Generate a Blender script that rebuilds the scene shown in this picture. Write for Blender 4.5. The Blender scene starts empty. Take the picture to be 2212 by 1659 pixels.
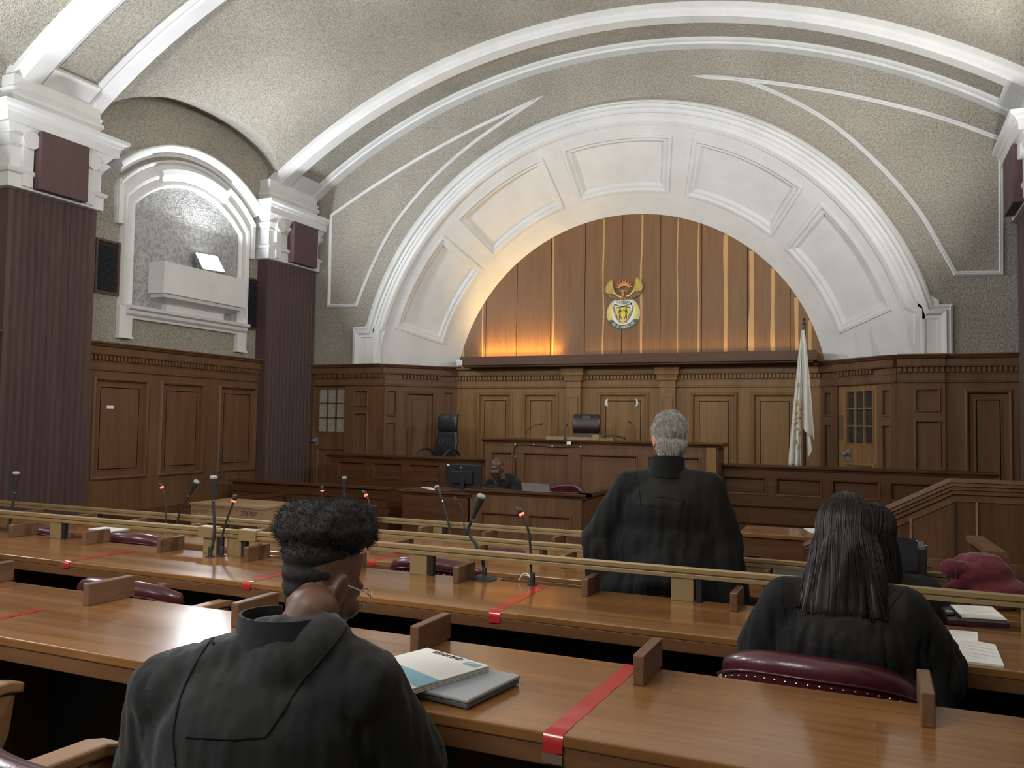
import bpy, bmesh, math, random
import numpy as np
from mathutils import Vector, Matrix, noise
from mathutils.bvhtree import BVHTree
random.seed(7)
S = bpy.context.scene
COL = S.collection
PI = math.pi

# ------------------------------------------------------------------ camera
FPX, HC = 1790.0, 1.45
YAW, PITCH, ROLL = (math.radians(a) for a in (23.7, 2.73, 0.875))
_f = Vector((-math.sin(YAW)*math.cos(PITCH), math.cos(YAW)*math.cos(PITCH), math.sin(PITCH)))
_r = Vector((math.cos(YAW), math.sin(YAW), 0))
_u = _r.cross(_f)
_R = math.cos(ROLL)*_r + math.sin(ROLL)*_u
_U = -math.sin(ROLL)*_r + math.cos(ROLL)*_u
cd = bpy.data.cameras.new('camera'); cam = bpy.data.objects.new('camera', cd); COL.objects.link(cam)
cd.sensor_width = 36; cd.lens = FPX/2212*36; cd.clip_start = 0.05; cd.clip_end = 100
cam.matrix_world = Matrix(((_R.x, _U.x, -_f.x, 0), (_R.y, _U.y, -_f.y, 0), (_R.z, _U.z, -_f.z, HC), (0, 0, 0, 1)))
S.camera = cam
def ray(x, y): return _R*((x-1106)/FPX) - _U*((y-829.5)/FPX) + _f
CAM = Vector((0, 0, HC))
def onz(x, y, z): d = ray(x, y); return CAM + d*((z-HC)/d.z)
def ony(x, y, Y): d = ray(x, y); return CAM + d*(Y/d.y)
def onx(x, y, X): d = ray(x, y); return CAM + d*(X/d.x)

# ------------------------------------------------------------------ world, exposure, lamps of the room, added fill
w = bpy.data.worlds.new('world'); S.world = w; w.use_nodes = True
w.node_tree.nodes['Background'].inputs[0].default_value = (0.9, 0.93, 1, 1)
w.node_tree.nodes['Background'].inputs[1].default_value = 0.02
S.view_settings.view_transform = 'Standard'; S.view_settings.look = 'None'
S.view_settings.exposure = 0.3; S.view_settings.gamma = 1.0; S.view_settings.use_curve_mapping = False
def lamp(kind, name, loc, target, power, color, size=0.3, size_y=None, spread=180, blend=0.6):
    ld = bpy.data.lights.new(name, kind); ld.energy = power; ld.color = color
    if kind == 'AREA':
        ld.shape = 'RECTANGLE'; ld.size = size; ld.size_y = size_y or size; ld.spread = math.radians(spread)
    elif kind == 'SPOT':
        ld.spot_size = math.radians(spread); ld.spot_blend = blend; ld.shadow_soft_size = size
    else:
        ld.shadow_soft_size = size
    o = bpy.data.objects.new(name, ld); COL.objects.link(o); o.location = loc
    o.rotation_euler = (Vector(target)-Vector(loc)).to_track_quat('-Z', 'Y').to_euler()
    return o
COOL, NEUT, WARM = (0.90, 0.95, 1.0), (1.0, 0.97, 0.92), (1.0, 0.93, 0.82)
# LED floodlights standing on the boxed ledges of the window bays (only the one at Y 8.8 is in the picture), all thrown up at the vault
LAMPS = [((-8.60, 9.02, 3.74), (-5.2, 9.0, 6.0), 100, COOL), ((-8.3, 4.35, 3.7), (-4.6, 4.35, 6.4), 185, COOL), ((-8.3, -0.2, 3.7), (-4.5, -0.2, 6.4), 185, COOL),
         ((1.15, 8.82, 3.7), (-2.4, 8.82, 6.2), 98, NEUT), ((1.15, 4.35, 3.7), (-2.4, 4.35, 6.4), 185, NEUT), ((1.15, -0.2, 3.7), (-2.4, -0.2, 6.4), 185, NEUT)]
for _l, _t, _p, _c in LAMPS:
    lamp('AREA', 'floodlight_beam', _l, _t, _p, _c, 0.34, 0.24, 180)

lamp('AREA', 'rear_fill', (-3.4, -1.6, 5.2), (-3.2, 5.5, 0.8), 150, NEUT, 3.2, 1.2, 150)  # added unseen fill from behind the camera to lift the lower room

# ------------------------------------------------------------------ materials
def mat(name, color=(0.5, 0.5, 0.5), rough=0.5, metal=0.0, spec=0.5, emit=None, estr=0.0, coat=0.0, sheen=0.0, alpha=1.0):
    m = bpy.data.materials.new(name); m.use_nodes = True
    b = m.node_tree.nodes['Principled BSDF']
    b.inputs['Base Color'].default_value = (*color, 1); b.inputs['Roughness'].default_value = rough
    b.inputs['Metallic'].default_value = metal; b.inputs['Specular IOR Level'].default_value = spec
    b.inputs['Coat Weight'].default_value = coat; b.inputs['Coat Roughness'].default_value = 0.1
    b.inputs['Sheen Weight'].default_value = sheen; b.inputs['Alpha'].default_value = alpha
    if emit: b.inputs['Emission Color'].default_value = (*emit, 1); b.inputs['Emission Strength'].default_value = estr
    return m
class NT:
    def __init__(s, m): s.m = m; s.t = m.node_tree; s.b = s.t.nodes['Principled BSDF']
    def n(s, typ, **k):
        o = s.t.nodes.new(typ)
        for a, v in k.items():
            if a in o.inputs: o.inputs[a].default_value = v
            else: setattr(o, a, v)
        return o
    def l(s, a, b): s.t.links.new(a, b)
    def co(s, scale=(1, 1, 1), rot=(0, 0, 0)):
        tc = s.n('ShaderNodeTexCoord'); mp = s.n('ShaderNodeMapping')
        mp.inputs['Scale'].default_value = scale; mp.inputs['Rotation'].default_value = rot
        s.l(tc.outputs['Object'], mp.inputs['Vector']); return mp.outputs[0]
    def noise(s, vec, scale, detail=4, rough=0.55, dist=0.0):
        o = s.n('ShaderNodeTexNoise'); o.inputs['Scale'].default_value = scale; o.inputs['Detail'].default_value = detail
        o.inputs['Roughness'].default_value = rough; o.inputs['Distortion'].default_value = dist
        s.l(vec, o.inputs['Vector']); return o
    def ramp(s, fac, stops):
        o = s.n('ShaderNodeValToRGB'); e = o.color_ramp.elements
        while len(e) < len(stops): e.new(0.5)
        for q, (p, c) in zip(e, stops): q.position = p; q.color = (*c, 1) if len(c) == 3 else c
        s.l(fac, o.inputs['Fac']); return o
    def mix(s, fac, a, b, mode='MIX'):
        o = s.n('ShaderNodeMix', data_type='RGBA', blend_type=mode)
        for inp, v in ((o.inputs[0], fac), (o.inputs[6], a), (o.inputs[7], b)):
            if hasattr(v, 'is_linked'): s.l(v, inp)
            elif isinstance(v, (int, float)): inp.default_value = v
            else: inp.default_value = (*v, 1)
        return o.outputs[2]
    def bump(s, h, strength, dist=0.01):
        o = s.n('ShaderNodeBump'); o.inputs['Strength'].default_value = strength; o.inputs['Distance'].default_value = dist
        s.l(h, o.inputs['Height']); s.l(o.outputs[0], s.b.inputs['Normal'])
def lerp(a, b, t): return tuple(x+(y-x)*t for x, y in zip(a, b))
def wood(name, dark, light, axis='z', rough=0.45, coat=0.0, grain=1.0, boards=None):
    m = mat(name, light, rough, coat=coat, spec=0.5 if coat else 0.28); t = NT(m)
    sc = {'x': (0.9, 16, 16), 'y': (16, 0.9, 16), 'z': (16, 16, 0.9)}[axis]
    v = t.co(sc)
    n1 = t.noise(v, 2.2*grain, 6, 0.6, 0.4); n2 = t.noise(t.co(tuple(x*0.22 for x in sc)), 2.0, 3, 0.5, 0.3)
    r1 = t.ramp(n1.outputs['Fac'], [(0.30, dark), (0.72, light)])
    col = t.mix(0.45, r1.outputs[0], t.ramp(n2.outputs['Fac'], [(0.3, lerp(dark, light, 0.15)), (0.7, lerp(dark, light, 1.05))]).outputs[0])
    if boards:
        br = t.n('ShaderNodeTexBrick'); br.offset = 0.37; br.offset_frequency = 2
        for k, q in (('Scale', 1.0), ('Mortar Size', 0.0004), ('Brick Width', boards[0]), ('Row Height', boards[1]), ('Bias', 0.0)): br.inputs[k].default_value = q
        br.inputs['Color1'].default_value = (1.12, 1.1, 1.06, 1); br.inputs['Color2'].default_value = (0.72, 0.68, 0.64, 1); br.inputs['Mortar'].default_value = (0.4, 0.35, 0.3, 1)
        t.l(t.co((1, 1, 0.0)), br.inputs['Vector'])
        col = t.mix(0.75, col, br.outputs['Color'], 'MULTIPLY')
    t.l(col, t.b.inputs['Base Color'])
    rr = t.ramp(n2.outputs['Fac'], [(0.3, (rough*0.8,)*3), (0.7, (min(1, rough*1.25),)*3)])
    t.l(rr.outputs[0], t.b.inputs['Roughness'])
    t.bump(n1.outputs['Fac'], 0.12, 0.002)
    return m
def stucco(name, dark, light, scale=55, strength=0.9):
    m = mat(name, light, 0.85, spec=0.25); t = NT(m); v = t.co()
    n1 = t.noise(v, scale, 3, 0.65); n2 = t.noise(v, 0.9, 3, 0.5); n3 = t.noise(v, scale*2.4, 2, 0.5)
    c = t.ramp(n2.outputs['Fac'], [(0.32, dark), (0.68, light)]).outputs[0]
    c = t.mix(0.55, c, t.ramp(n1.outputs['Fac'], [(0.36, (0.42, 0.42, 0.42)), (0.60, (1.18, 1.18, 1.18))]).outputs[0], 'MULTIPLY')
    t.l(c, t.b.inputs['Base Color'])
    a = t.n('ShaderNodeMath', operation='ADD'); t.l(n1.outputs['Fac'], a.inputs[0]); t.l(n3.outputs['Fac'], a.inputs[1])
    t.bump(a.outputs[0], strength, 0.02)
    return m
def cloth(name, color, rough=0.85, sheen=0.3, wr=3.0, st=0.5):
    m = mat(name, color, rough, spec=0.2, sheen=sheen); t = NT(m); v = t.co()
    n = t.noise(v, wr, 4, 0.55, 0.6); f = t.noise(v, 420, 2)
    t.l(t.ramp(n.outputs['Fac'], [(0.3, tuple(c*0.75 for c in color)), (0.7, tuple(c*1.2 for c in color))]).outputs[0], t.b.inputs['Base Color'])
    a = t.n('ShaderNodeMath', operation='MULTIPLY_ADD'); a.inputs[1].default_value = 0.06
    t.l(f.outputs['Fac'], a.inputs[0]); t.l(n.outputs['Fac'], a.inputs[2])
    t.bump(a.outputs[0], st, 0.02)
    return m
def leather(name, color, rough=0.32):
    m = mat(name, color, rough, spec=0.5, coat=0.15); t = NT(m); v = t.co()
    n = t.noise(v, 140, 3); k = t.noise(v, 9, 3)
    t.l(t.ramp(k.outputs['Fac'], [(0.3, tuple(c*0.7 for c in color)), (0.7, tuple(c*1.25 for c in color))]).outputs[0], t.b.inputs['Base Color'])
    t.bump(n.outputs['Fac'], 0.15, 0.003)
    return m
M = {}
M['stucco'] = stucco('stucco', (0.385, 0.360, 0.305), (0.475, 0.445, 0.380), 42, 1.0)
M['white'] = mat('white_plaster', (0.66, 0.665, 0.66), 0.55, spec=0.3)
_t = NT(M['white']); _n = _t.noise(_t.co(), 2.5, 4); _t.l(_t.ramp(_n.outputs['Fac'], [(0.3, (0.60, 0.605, 0.60)), (0.7, (0.68, 0.685, 0.68))]).outputs[0], _t.b.inputs['Base Color'])
_t.bump(_t.noise(_t.co(), 60, 3).outputs['Fac'], 0.05, 0.003)
M['panelwood'] = wood('panelling_wood', (0.092, 0.044, 0.021), (0.172, 0.090, 0.045), 'z', 0.42)
M['panelwood_h'] = wood('panelling_wood_rail', (0.090, 0.043, 0.020), (0.168, 0.088, 0.044), 'x', 0.42)
M['centrewood'] = wood('centre_bay_wood', (0.17, 0.088, 0.033), (0.29, 0.162, 0.066), 'z', 0.42)
M['darkwood'] = wood('dark_dais_wood', (0.062, 0.025, 0.011), (0.122, 0.054, 0.024), 'x', 0.38)
M['darkwood_z'] = wood('dark_dais_wood_upright', (0.062, 0.027, 0.013), (0.128, 0.060, 0.029), 'z', 0.38)
M['mauvewood'] = wood('stained_pilaster_wood', (0.060, 0.036, 0.034), (0.112, 0.070, 0.064), 'z', 0.5)
M['board'] = wood('brown_board', (0.085, 0.05, 0.05), (0.115, 0.07, 0.068), 'z', 0.5)
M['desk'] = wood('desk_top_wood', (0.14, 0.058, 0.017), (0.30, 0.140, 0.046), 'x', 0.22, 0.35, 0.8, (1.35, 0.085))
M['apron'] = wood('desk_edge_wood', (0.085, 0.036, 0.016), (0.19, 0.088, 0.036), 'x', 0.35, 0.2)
M['block'] = wood('divider_wood', (0.085, 0.040, 0.020), (0.17, 0.088, 0.045), 'y', 0.4, 0.15)
M['paletable'] = wood('pale_table_wood', (0.24, 0.14, 0.075), (0.40, 0.26, 0.15), 'x', 0.5)
M['armwood'] = wood('chair_arm_wood', (0.20, 0.10, 0.045), (0.34, 0.19, 0.09), 'y', 0.4, 0.2)
M['plank'] = wood('tympanum_plank_wood', (0.135, 0.065, 0.026), (0.23, 0.120, 0.050), 'z', 0.38)
M['sap'] = mat('sapwood', (0.50, 0.27, 0.085), 0.4)
M['brass'] = mat('brass_rail', (0.30, 0.215, 0.105), 0.42, metal=0.35)
M['black'] = mat('black_plastic', (0.012, 0.012, 0.014), 0.4)
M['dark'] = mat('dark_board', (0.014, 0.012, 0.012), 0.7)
M['carpet'] = cloth('dark_carpet', (0.03, 0.022, 0.022), 0.95, 0.2, 8, 0.4)
M['burgundy'] = leather('burgundy_leather', (0.062, 0.011, 0.017), 0.30)
M['darkburg'] = leather('dark_maroon_leather', (0.03, 0.009, 0.013), 0.36)
M['blackleather'] = leather('black_leather', (0.022, 0.023, 0.027), 0.36)
M['chrome'] = mat('chrome', (0.7, 0.7, 0.7), 0.2, metal=1)
M['grey'] = mat('grey_metal', (0.22, 0.23, 0.24), 0.45, metal=0.3)
M['robe'] = cloth('black_robe_cloth', (0.0075, 0.0075, 0.008), 0.8, 0.04, 5, 0.35)
M['robe2'] = cloth('flare_lit_robe_cloth', (0.015, 0.016, 0.018), 0.8, 0.12, 5, 0.35)  # black robe cloth with the lens flare's lightening put into its colour
M['yoke'] = cloth('robe_yoke_cloth', (0.011, 0.011, 0.0115), 0.75, 0.05, 6, 0.25)
M['hoodie'] = cloth('dark_hoodie_cloth', (0.011, 0.012, 0.0135), 0.9, 0.08, 8, 0.4)
M['paper'] = mat('paper', (0.78, 0.77, 0.74), 0.7)
M['redtape'] = mat('red_tape', (0.42, 0.022, 0.025), 0.22, coat=0.4)
M['redled'] = mat('red_led_ring', (0.6, 0.02, 0.01), 0.4, emit=(1, 0.06, 0.03), estr=6)
M['ledwhite'] = mat('floodlight_face', (1, 1, 1), 0.4, emit=(0.93, 0.96, 1.0), estr=45)
M['ledstrip'] = mat('amber_led_strip', (1, 0.6, 0.1), 0.4, emit=(1.0, 0.55, 0.10), estr=26)
M['glass'] = mat('dark_door_glass', (0.016, 0.026, 0.034), 0.35, spec=0.25)
M['foam'] = mat('microphone_foam', (0.30, 0.31, 0.29), 0.9)
M['mic'] = mat('microphone_black', (0.022, 0.023, 0.023), 0.45)
M['ink'] = mat('ink', (0.03, 0.03, 0.035), 0.7)
M['faintink'] = mat('faint_pencil', (0.17, 0.105, 0.06), 0.7)
for k, c in (('gold', (0.42, 0.27, 0.045)), ('yellow', (0.66, 0.56, 0.07)), ('brown', (0.13, 0.06, 0.025)), ('orange', (0.62, 0.24, 0.05)), ('ivory', (0.72, 0.70, 0.60)), ('green', (0.03, 0.085, 0.055)), ('bone', (0.50, 0.47, 0.35)), ('redcl', (0.55, 0.14, 0.06))):
    M[k] = mat('crest_'+k, c, 0.45)
def hammered(name, col, lit):
    m = mat(name, (0.75, 0.8, 0.82), 0.03, spec=0.5); t = NT(m); t.b.inputs['Transmission Weight'].default_value = 1.0; t.b.inputs['IOR'].default_value = 1.45
    n = t.noise(t.co(), 34, 2, 0.5); t.bump(n.outputs['Fac'], 0.9, 0.03)
    return m
M['hammered'] = hammered('hammered_glass', (0.010, 0.012, 0.015), True)

# ------------------------------------------------------------------ mesh helpers
class MB:
    def __init__(s, T=None): s.v = []; s.f = []; s.T = T
    def a(s, pts):
        i = len(s.v)
        for p in pts: s.v.append(tuple(s.T @ Vector(p)) if s.T else tuple(p))
        return i
    def box(s, x0, x1, y0, y1, z0, z1):
        i = s.a([(x0, y0, z0), (x1, y0, z0), (x1, y1, z0), (x0, y1, z0), (x0, y0, z1), (x1, y0, z1), (x1, y1, z1), (x0, y1, z1)])
        s.f += [tuple(i+k for k in q) for q in ((0, 3, 2, 1), (4, 5, 6, 7), (0, 1, 5, 4), (1, 2, 6, 5), (2, 3, 7, 6), (3, 0, 4, 7))]
        return s
    def poly(s, pts): i = s.a(pts); s.f.append(tuple(range(i, i+len(pts)))); return s
    def prism(s, pts2, fn, a0, a1):
        """extrude a 2-D outline; fn(u,v,a) -> 3-D point"""
        n = len(pts2); i = s.a([fn(u, v, a0) for u, v in pts2]+[fn(u, v, a1) for u, v in pts2])
        s.f.append(tuple(i+k for k in reversed(range(n)))); s.f.append(tuple(i+n+k for k in range(n)))
        for k in range(n): q = (k+1) % n; s.f.append((i+k, i+q, i+n+q, i+n+k))
        return s
    def loft(s, rings, cap=True, closed=True):
        n = len(rings[0]); i = s.a([p for r in rings for p in r])
        for a in range(len(rings)-1):
            for k in range(n if closed else n-1):
                q = (k+1) % n; s.f.append((i+a*n+k, i+a*n+q, i+(a+1)*n+q, i+(a+1)*n+k))
        if cap and closed:
            s.f.append(tuple(i+k for k in reversed(range(n)))); s.f.append(tuple(i+(len(rings)-1)*n+k for k in range(n)))
        return s
    def tube(s, path, r, n=8, cap=True):
        path = [Vector(p) for p in path]; m = len(path)
        rr = r if isinstance(r, (list, tuple)) else [r]*m
        rings = []; up = None
        for k in range(m):
            t = (path[min(k+1, m-1)]-path[max(k-1, 0)]).normalized()
            if up is None: up = Vector((0, 0, 1)) if abs(t.z) < 0.9 else Vector((1, 0, 0))
            x = up-t*up.dot(t)
            if x.length < 1e-4: x = t.orthogonal()
            x.normalize(); y = t.cross(x); up = x
            rings.append([path[k]+(x*math.cos(2*PI*j/n)+y*math.sin(2*PI*j/n))*rr[k] for j in range(n)])
        return s.loft(rings, cap)
    def lathe(s, prof, n=24, o=(0, 0, 0), axis=(0, 0, 1)):
        ax = Vector(axis).normalized(); x = ax.orthogonal().normalized(); y = ax.cross(x); o = Vector(o)
        return s.loft([[o+ax*h+(x*math.cos(2*PI*j/n)+y*math.sin(2*PI*j/n))*max(r, 1e-4) for j in range(n)] for r, h in prof])
    def sweep(s, path, nrm, prof, closed=False):
        """moulding: path in a plane with normal nrm; prof = (sideways, outwards) pairs, mitred"""
        nrm = Vector(nrm).normalized(); P = [Vector(p) for p in path]; m = len(P); rings = []
        for k in range(m):
            a = P[k-1] if (k > 0 or closed) else None; b = P[(k+1) % m] if (k < m-1 or closed) else None
            d1 = (P[k]-a).normalized() if a is not None else None; d2 = (b-P[k]).normalized() if b is not None else None
            d1 = d2 if d1 is None else d1; d2 = d1 if d2 is None else d2
            s1, s2 = nrm.cross(d1), nrm.cross(d2); sv = (s1+s2)
            if sv.length < 1e-5: sv = s1.copy()
            sv.normalize(); sc = 1/max(0.25, sv.dot(s1))
            rings.append([P[k]+sv*(u*sc)+nrm*w for u, w in prof])
        if closed: rings.append(rings[0])
        return s.loft(rings, cap=not closed)
    def ell(s, c, r, n=16, m=10, R=None):
        c = Vector(c); rings = []
        for a in range(m+1):
            th = PI*a/m; rings.append([c+(R or Matrix.Identity(3)) @ Vector((r[0]*math.sin(th)*math.cos(2*PI*j/n), r[1]*math.sin(th)*math.sin(2*PI*j/n), r[2]*math.cos(th))) for j in range(n)])
        return s.loft(rings, cap=False)
    def cap(s, a, b, ra, rb, n=14):
        a, b = Vector(a), Vector(b); d = (b-a); L = d.length; t = d.normalized()
        x = t.orthogonal().normalized(); y = t.cross(x); rings = []
        for k in range(6): th = PI/2*(1-k/5); rings.append((a-t*ra*math.sin(th), ra*math.cos(th)))
        for k in range(6): th = PI/2*k/5; rings.append((b+t*rb*math.sin(th), rb*math.cos(th)))
        return s.loft([[c+(x*math.cos(2*PI*j/n)+y*math.sin(2*PI*j/n))*max(r, 1e-4) for j in range(n)] for c, r in rings], cap=False)
    def mesh(s, name):
        me = bpy.data.meshes.new(name); me.from_pydata(s.v, [], s.f); me.update(); return me
    def build(s, name, m, parent=None, smooth=False, bevel=0.0, loc=None, angle=40):
        me = s.mesh(name); o = bpy.data.objects.new(name, me); COL.objects.link(o)
        bm = bmesh.new(); bm.from_mesh(me); bmesh.ops.recalc_face_normals(bm, faces=bm.faces); bm.to_mesh(me); bm.free()
        me.materials.append(M[m] if isinstance(m, str) else m)
        if smooth:
            me.polygons.foreach_set('use_smooth', [True]*len(me.polygons))
            if smooth != 'all':
                bm = bmesh.new(); bm.from_mesh(me); ca = math.radians(angle)
                for e in bm.edges:
                    if len(e.link_faces) == 2 and e.calc_face_angle(0) > ca: e.smooth = False
                bm.to_mesh(me); bm.free()
        if bevel:
            b = o.modifiers.new('bevel', 'BEVEL'); b.width = bevel; b.segments = 2; b.limit_method = 'ANGLE'; b.angle_limit = math.radians(50)
        if parent is not None: o.parent = parent; o.matrix_parent_inverse = parent.matrix_basis.inverted()
        return o
def thing(name, label, cat, loc=(0, 0, 0), rz=0.0, group=None):
    o = bpy.data.objects.new(name, None); COL.objects.link(o); o.empty_display_size = 0.05
    o.location = loc; o.rotation_euler = (0, 0, rz); o['label'] = label; o['category'] = cat
    if group: o['group'] = group
    bpy.context.view_layer.update()
    return o
def tag(o, label, cat, group=None):
    o['label'] = label; o['category'] = cat
    if group: o['group'] = group
    return o
def struct(o, label=None):
    o['kind'] = 'structure'
    if label: o['label'] = label
    return o
def dup(root, loc, rz, label, group=None):
    r = root.copy(); COL.objects.link(r); r.location = loc; r.rotation_euler = (0, 0, rz); r['label'] = label
    if group: r['group'] = group
    for ch in list(root.children):
        c = ch.copy(); COL.objects.link(c); c.parent = r
        for g in list(ch.children):
            d = g.copy(); COL.objects.link(d); d.parent = c
    return r
def local(p0, p1, z=0.0):
    """frame: u along p0->p1, n towards the room (to the side of the camera), w up"""
    a, b = Vector((*p0, z)), Vector((*p1, z)); u = (b-a).normalized(); n = Vector((u.y, -u.x, 0))
    return Matrix(((u.x, n.x, 0, a.x), (u.y, n.y, 0, a.y), (0, 0, 1, z), (0, 0, 0, 1))), (b-a).length
def text(s, size, T, m, parent=None, name='lettering', ext=0.0006, align='CENTER', shear=0.0, spacing=1.0):
    c = bpy.data.curves.new(name, 'FONT'); c.body = s; c.size = size; c.extrude = ext; c.align_x = align; c.align_y = 'CENTER'; c.shear = shear; c.space_character = spacing
    o = bpy.data.objects.new(name, c); COL.objects.link(o); bpy.context.view_layer.update()
    me = bpy.data.meshes.new_from_object(o.evaluated_get(bpy.context.evaluated_depsgraph_get()))
    bpy.data.objects.remove(o)
    me.transform(T); o = bpy.data.objects.new(name, me); COL.objects.link(o); me.materials.clear(); me.materials.append(M[m])
    if parent is not None: o.parent = parent; o.matrix_parent_inverse = parent.matrix_basis.inverted()
    return o
def frame3(o, x, y):
    """matrix with origin o, x axis x, y axis y"""
    x = Vector(x).normalized(); z = x.cross(Vector(y)).normalized(); y = z.cross(x)
    return Matrix(((x.x, y.x, z.x, o[0]), (x.y, y.y, z.y, o[1]), (x.z, y.z, z.z, o[2]), (0, 0, 0, 1)))
def remesh(mb, voxel, smooth=3):
    me = mb.mesh('tmp'); o = bpy.data.objects.new('tmp', me); COL.objects.link(o)
    bm = bmesh.new(); bm.from_mesh(me); bmesh.ops.recalc_face_normals(bm, faces=bm.faces); bm.to_mesh(me); bm.free()
    r = o.modifiers.new('r', 'REMESH'); r.mode = 'VOXEL'; r.voxel_size = voxel
    sm = o.modifiers.new('s', 'SMOOTH'); sm.iterations = smooth; sm.factor = 0.5
    bpy.context.view_layer.update()
    me2 = bpy.data.meshes.new_from_object(o.evaluated_get(bpy.context.evaluated_depsgraph_get()))
    bpy.data.objects.remove(o)
    return me2
def putmesh(me, name, m, parent, smooth=True):
    o = bpy.data.objects.new(name, me); COL.objects.link(o); me.materials.clear(); me.materials.append(M[m] if isinstance(m, str) else m)
    if smooth: me.polygons.foreach_set('use_smooth', [True]*len(me.polygons))
    if parent is not None: o.parent = parent; o.matrix_parent_inverse = parent.matrix_basis.inverted()
    return o
# ------------------------------------------------------------------ room shell
XL, XR, YB, YREAR = -8.90, 1.77, 11.5, -2.6
XC, ZC, RV = (XL+XR)/2, -2.0, 9.02
HALF = (XR-XL)/2
ZSP = ZC+math.sqrt(RV*RV-HALF*HALF)
BAYS = (8.87, 4.45, 0.03); LH = 1.62
WELL = -0.25
def zvault(x): return ZC+math.sqrt(RV*RV-(x-XC)**2)
fl = MB()
fl.box(XL, XR, YREAR, 2.80, -0.45, 0.0); fl.box(XL, XR, 2.80, 4.02, -0.45, -0.08); fl.box(XL, XR, 4.02, 5.20, -0.45, -0.16); fl.box(XL, XR, 5.20, 11.6, -0.45, WELL)
struct(fl.build('floor', 'carpet'), 'dark carpeted courtroom floor stepping down towards the bench')
# raised dais behind the bench fronts (part of the floor)
da = MB(); da.box(XL+0.1, XR-0.1, 10.75, 11.45, WELL, 0.32); da.box(-7.3, 0.2, 11.45, 12.45, WELL, 0.32)
struct(da.build('floor_dais', 'carpet'), 'raised dais floor under the high-backed chairs')
# vault with lunettes cut in over the windows
ys = sorted(set([YREAR, YB]+[round(YREAR+0.12*i, 3) for i in range(118) if YREAR+0.12*i < YB]+[b+LH*math.sin(PI/2*k/14) for b in BAYS for k in range(-14, 15)]))
def lun(y, h):
    for b in BAYS:
        t = abs(y-b)/LH
        if t < 1: return ZSP+h*math.sqrt(1-t*t)
    return ZSP
va = MB(); rings = []
for y in ys:
    z = lun(y, 0.43); xo = math.sqrt(RV*RV-(z-ZC)**2); th = math.asin(xo/RV)
    rings.append([(XC+RV*math.sin(-th+2*th*k/72), y, ZC+RV*math.cos(-th+2*th*k/72)) for k in range(73)])
va.loft(rings, cap=False, closed=False)
for sx, X in ((-1, XL), (1, XR)):
    for b in BAYS:
        rr = []
        for k in range(-14, 15):
            y = b+LH*math.sin(PI/2*k/14); z = lun(y, 0.43); x = XC+sx*math.sqrt(RV*RV-(z-ZC)**2)
            rr.append([(x, y, z), ((x+X)/2, y, (z+lun(y, 0.60))/2+0.02), (X, y, lun(y, 0.60))])
        va.loft(rr, cap=False, closed=False)
struct(va.build('ceiling', 'stucco', smooth=True, angle=35), 'rough stuccoed barrel vault with arched lunettes')
wl = MB(); wl.box(XL-0.2, XL, YREAR, 12.6, -0.45, 6.1); struct(wl.build('wall_left', 'stucco'), 'rough grey stucco wall with the floodlit arched window')
wr = MB(); wr.box(XR, XR+0.2, YREAR, 12.6, -0.45, 6.1); struct(wr.build('wall_right', 'stucco'), 'stucco side wall at the flag end')
we = MB(); we.box(XL, XR, YREAR-0.2, YREAR, -0.45, 7.2); struct(we.build('wall_rear', 'stucco'), 'stucco wall behind the photographer')
# end wall with the great arch
AX, AZ, RIN, ROUT = -3.50, 1.83, 4.03, 4.33
wb = MB(); xs = [XL+(XR-XL)*k/120 for k in range(121)]
top = [zvault(min(max(x, XL+0.001), XR-0.001))+0.03 for x in xs]
bot = [max(2.0, AZ+math.sqrt(max(0, 4.2**2-(x-AX)**2))) if abs(x-AX) < 4.2 else 2.0 for x in xs]
for k in range(120):
    if xs[k] < AX-4.0 and bot[k] < 2.3 or xs[k] > AX+4.0 and bot[k] < 2.3: pass
    wb.poly([(xs[k], YB, bot[k]), (xs[k+1], YB, bot[k+1]), (xs[k+1], YB, top[k+1]), (xs[k], YB, top[k])])
wb.box(XL, -7.3, YB, YB+0.1, -0.45, 2.35); wb.box(0.2, XR, YB, YB+0.1, -0.45, 2.35)
WALLB = struct(wb.build('wall_back', 'stucco'), 'rough stucco end wall around the great white arch')
# white archivolt
def arc(cx, cz, r, a0, a1, n, y): return [(cx+r*math.cos(a0+(a1-a0)*k/n), y, cz+r*math.sin(a0+(a1-a0)*k/n)) for k in range(n+1)]
am = MB(); NB = (0, -1, 0)
a_lo = math.asin((3.0-AZ)/ROUT)
outer = [(0.88, YB, 2.36), (0.88, YB, 3.0), (AX+ROUT*math.cos(a_lo)-0.0, YB, 3.0)]+arc(AX, AZ, ROUT, a_lo, PI-a_lo, 72, YB)[1:-1]+[(AX-ROUT*math.cos(a_lo), YB, 3.0), (-7.92, YB, 3.0), (-7.92, YB, 2.36)]
# sideways > 0 is inwards for this path (nrm x d)
am.sweep(outer, NB, [(0.0, -0.02), (0.0, 0.05), (0.025, 0.075), (0.05, 0.05), (0.075, 0.10), (0.11, 0.085), (0.13, 0.05), (0.17, 0.05), (0.17, -0.02)])
inner = [(0.47, YB, 2.36), (0.47, YB, 2.92)]+arc(AX, AZ, RIN, math.asin((3.0-AZ)/RIN), PI-math.asin((3.0-AZ)/RIN), 72, YB)+[(-7.43, YB, 2.92), (-7.43, YB, 2.36)]
am.sweep(inner, NB, [(-0.26, -0.02), (-0.26, 0.035), (-0.12, 0.035), (-0.10, 0.05), (-0.07, 0.05), (-0.05, 0.035), (0.0, 0.03), (0.03, 0.0), (0.03, -0.12)])
am.box(-7.90, -7.42, YB-0.028, YB+0.02, 2.36, 2.98); am.box(0.46, 0.86, YB-0.028, YB+0.02, 2.36, 2.98)
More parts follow.
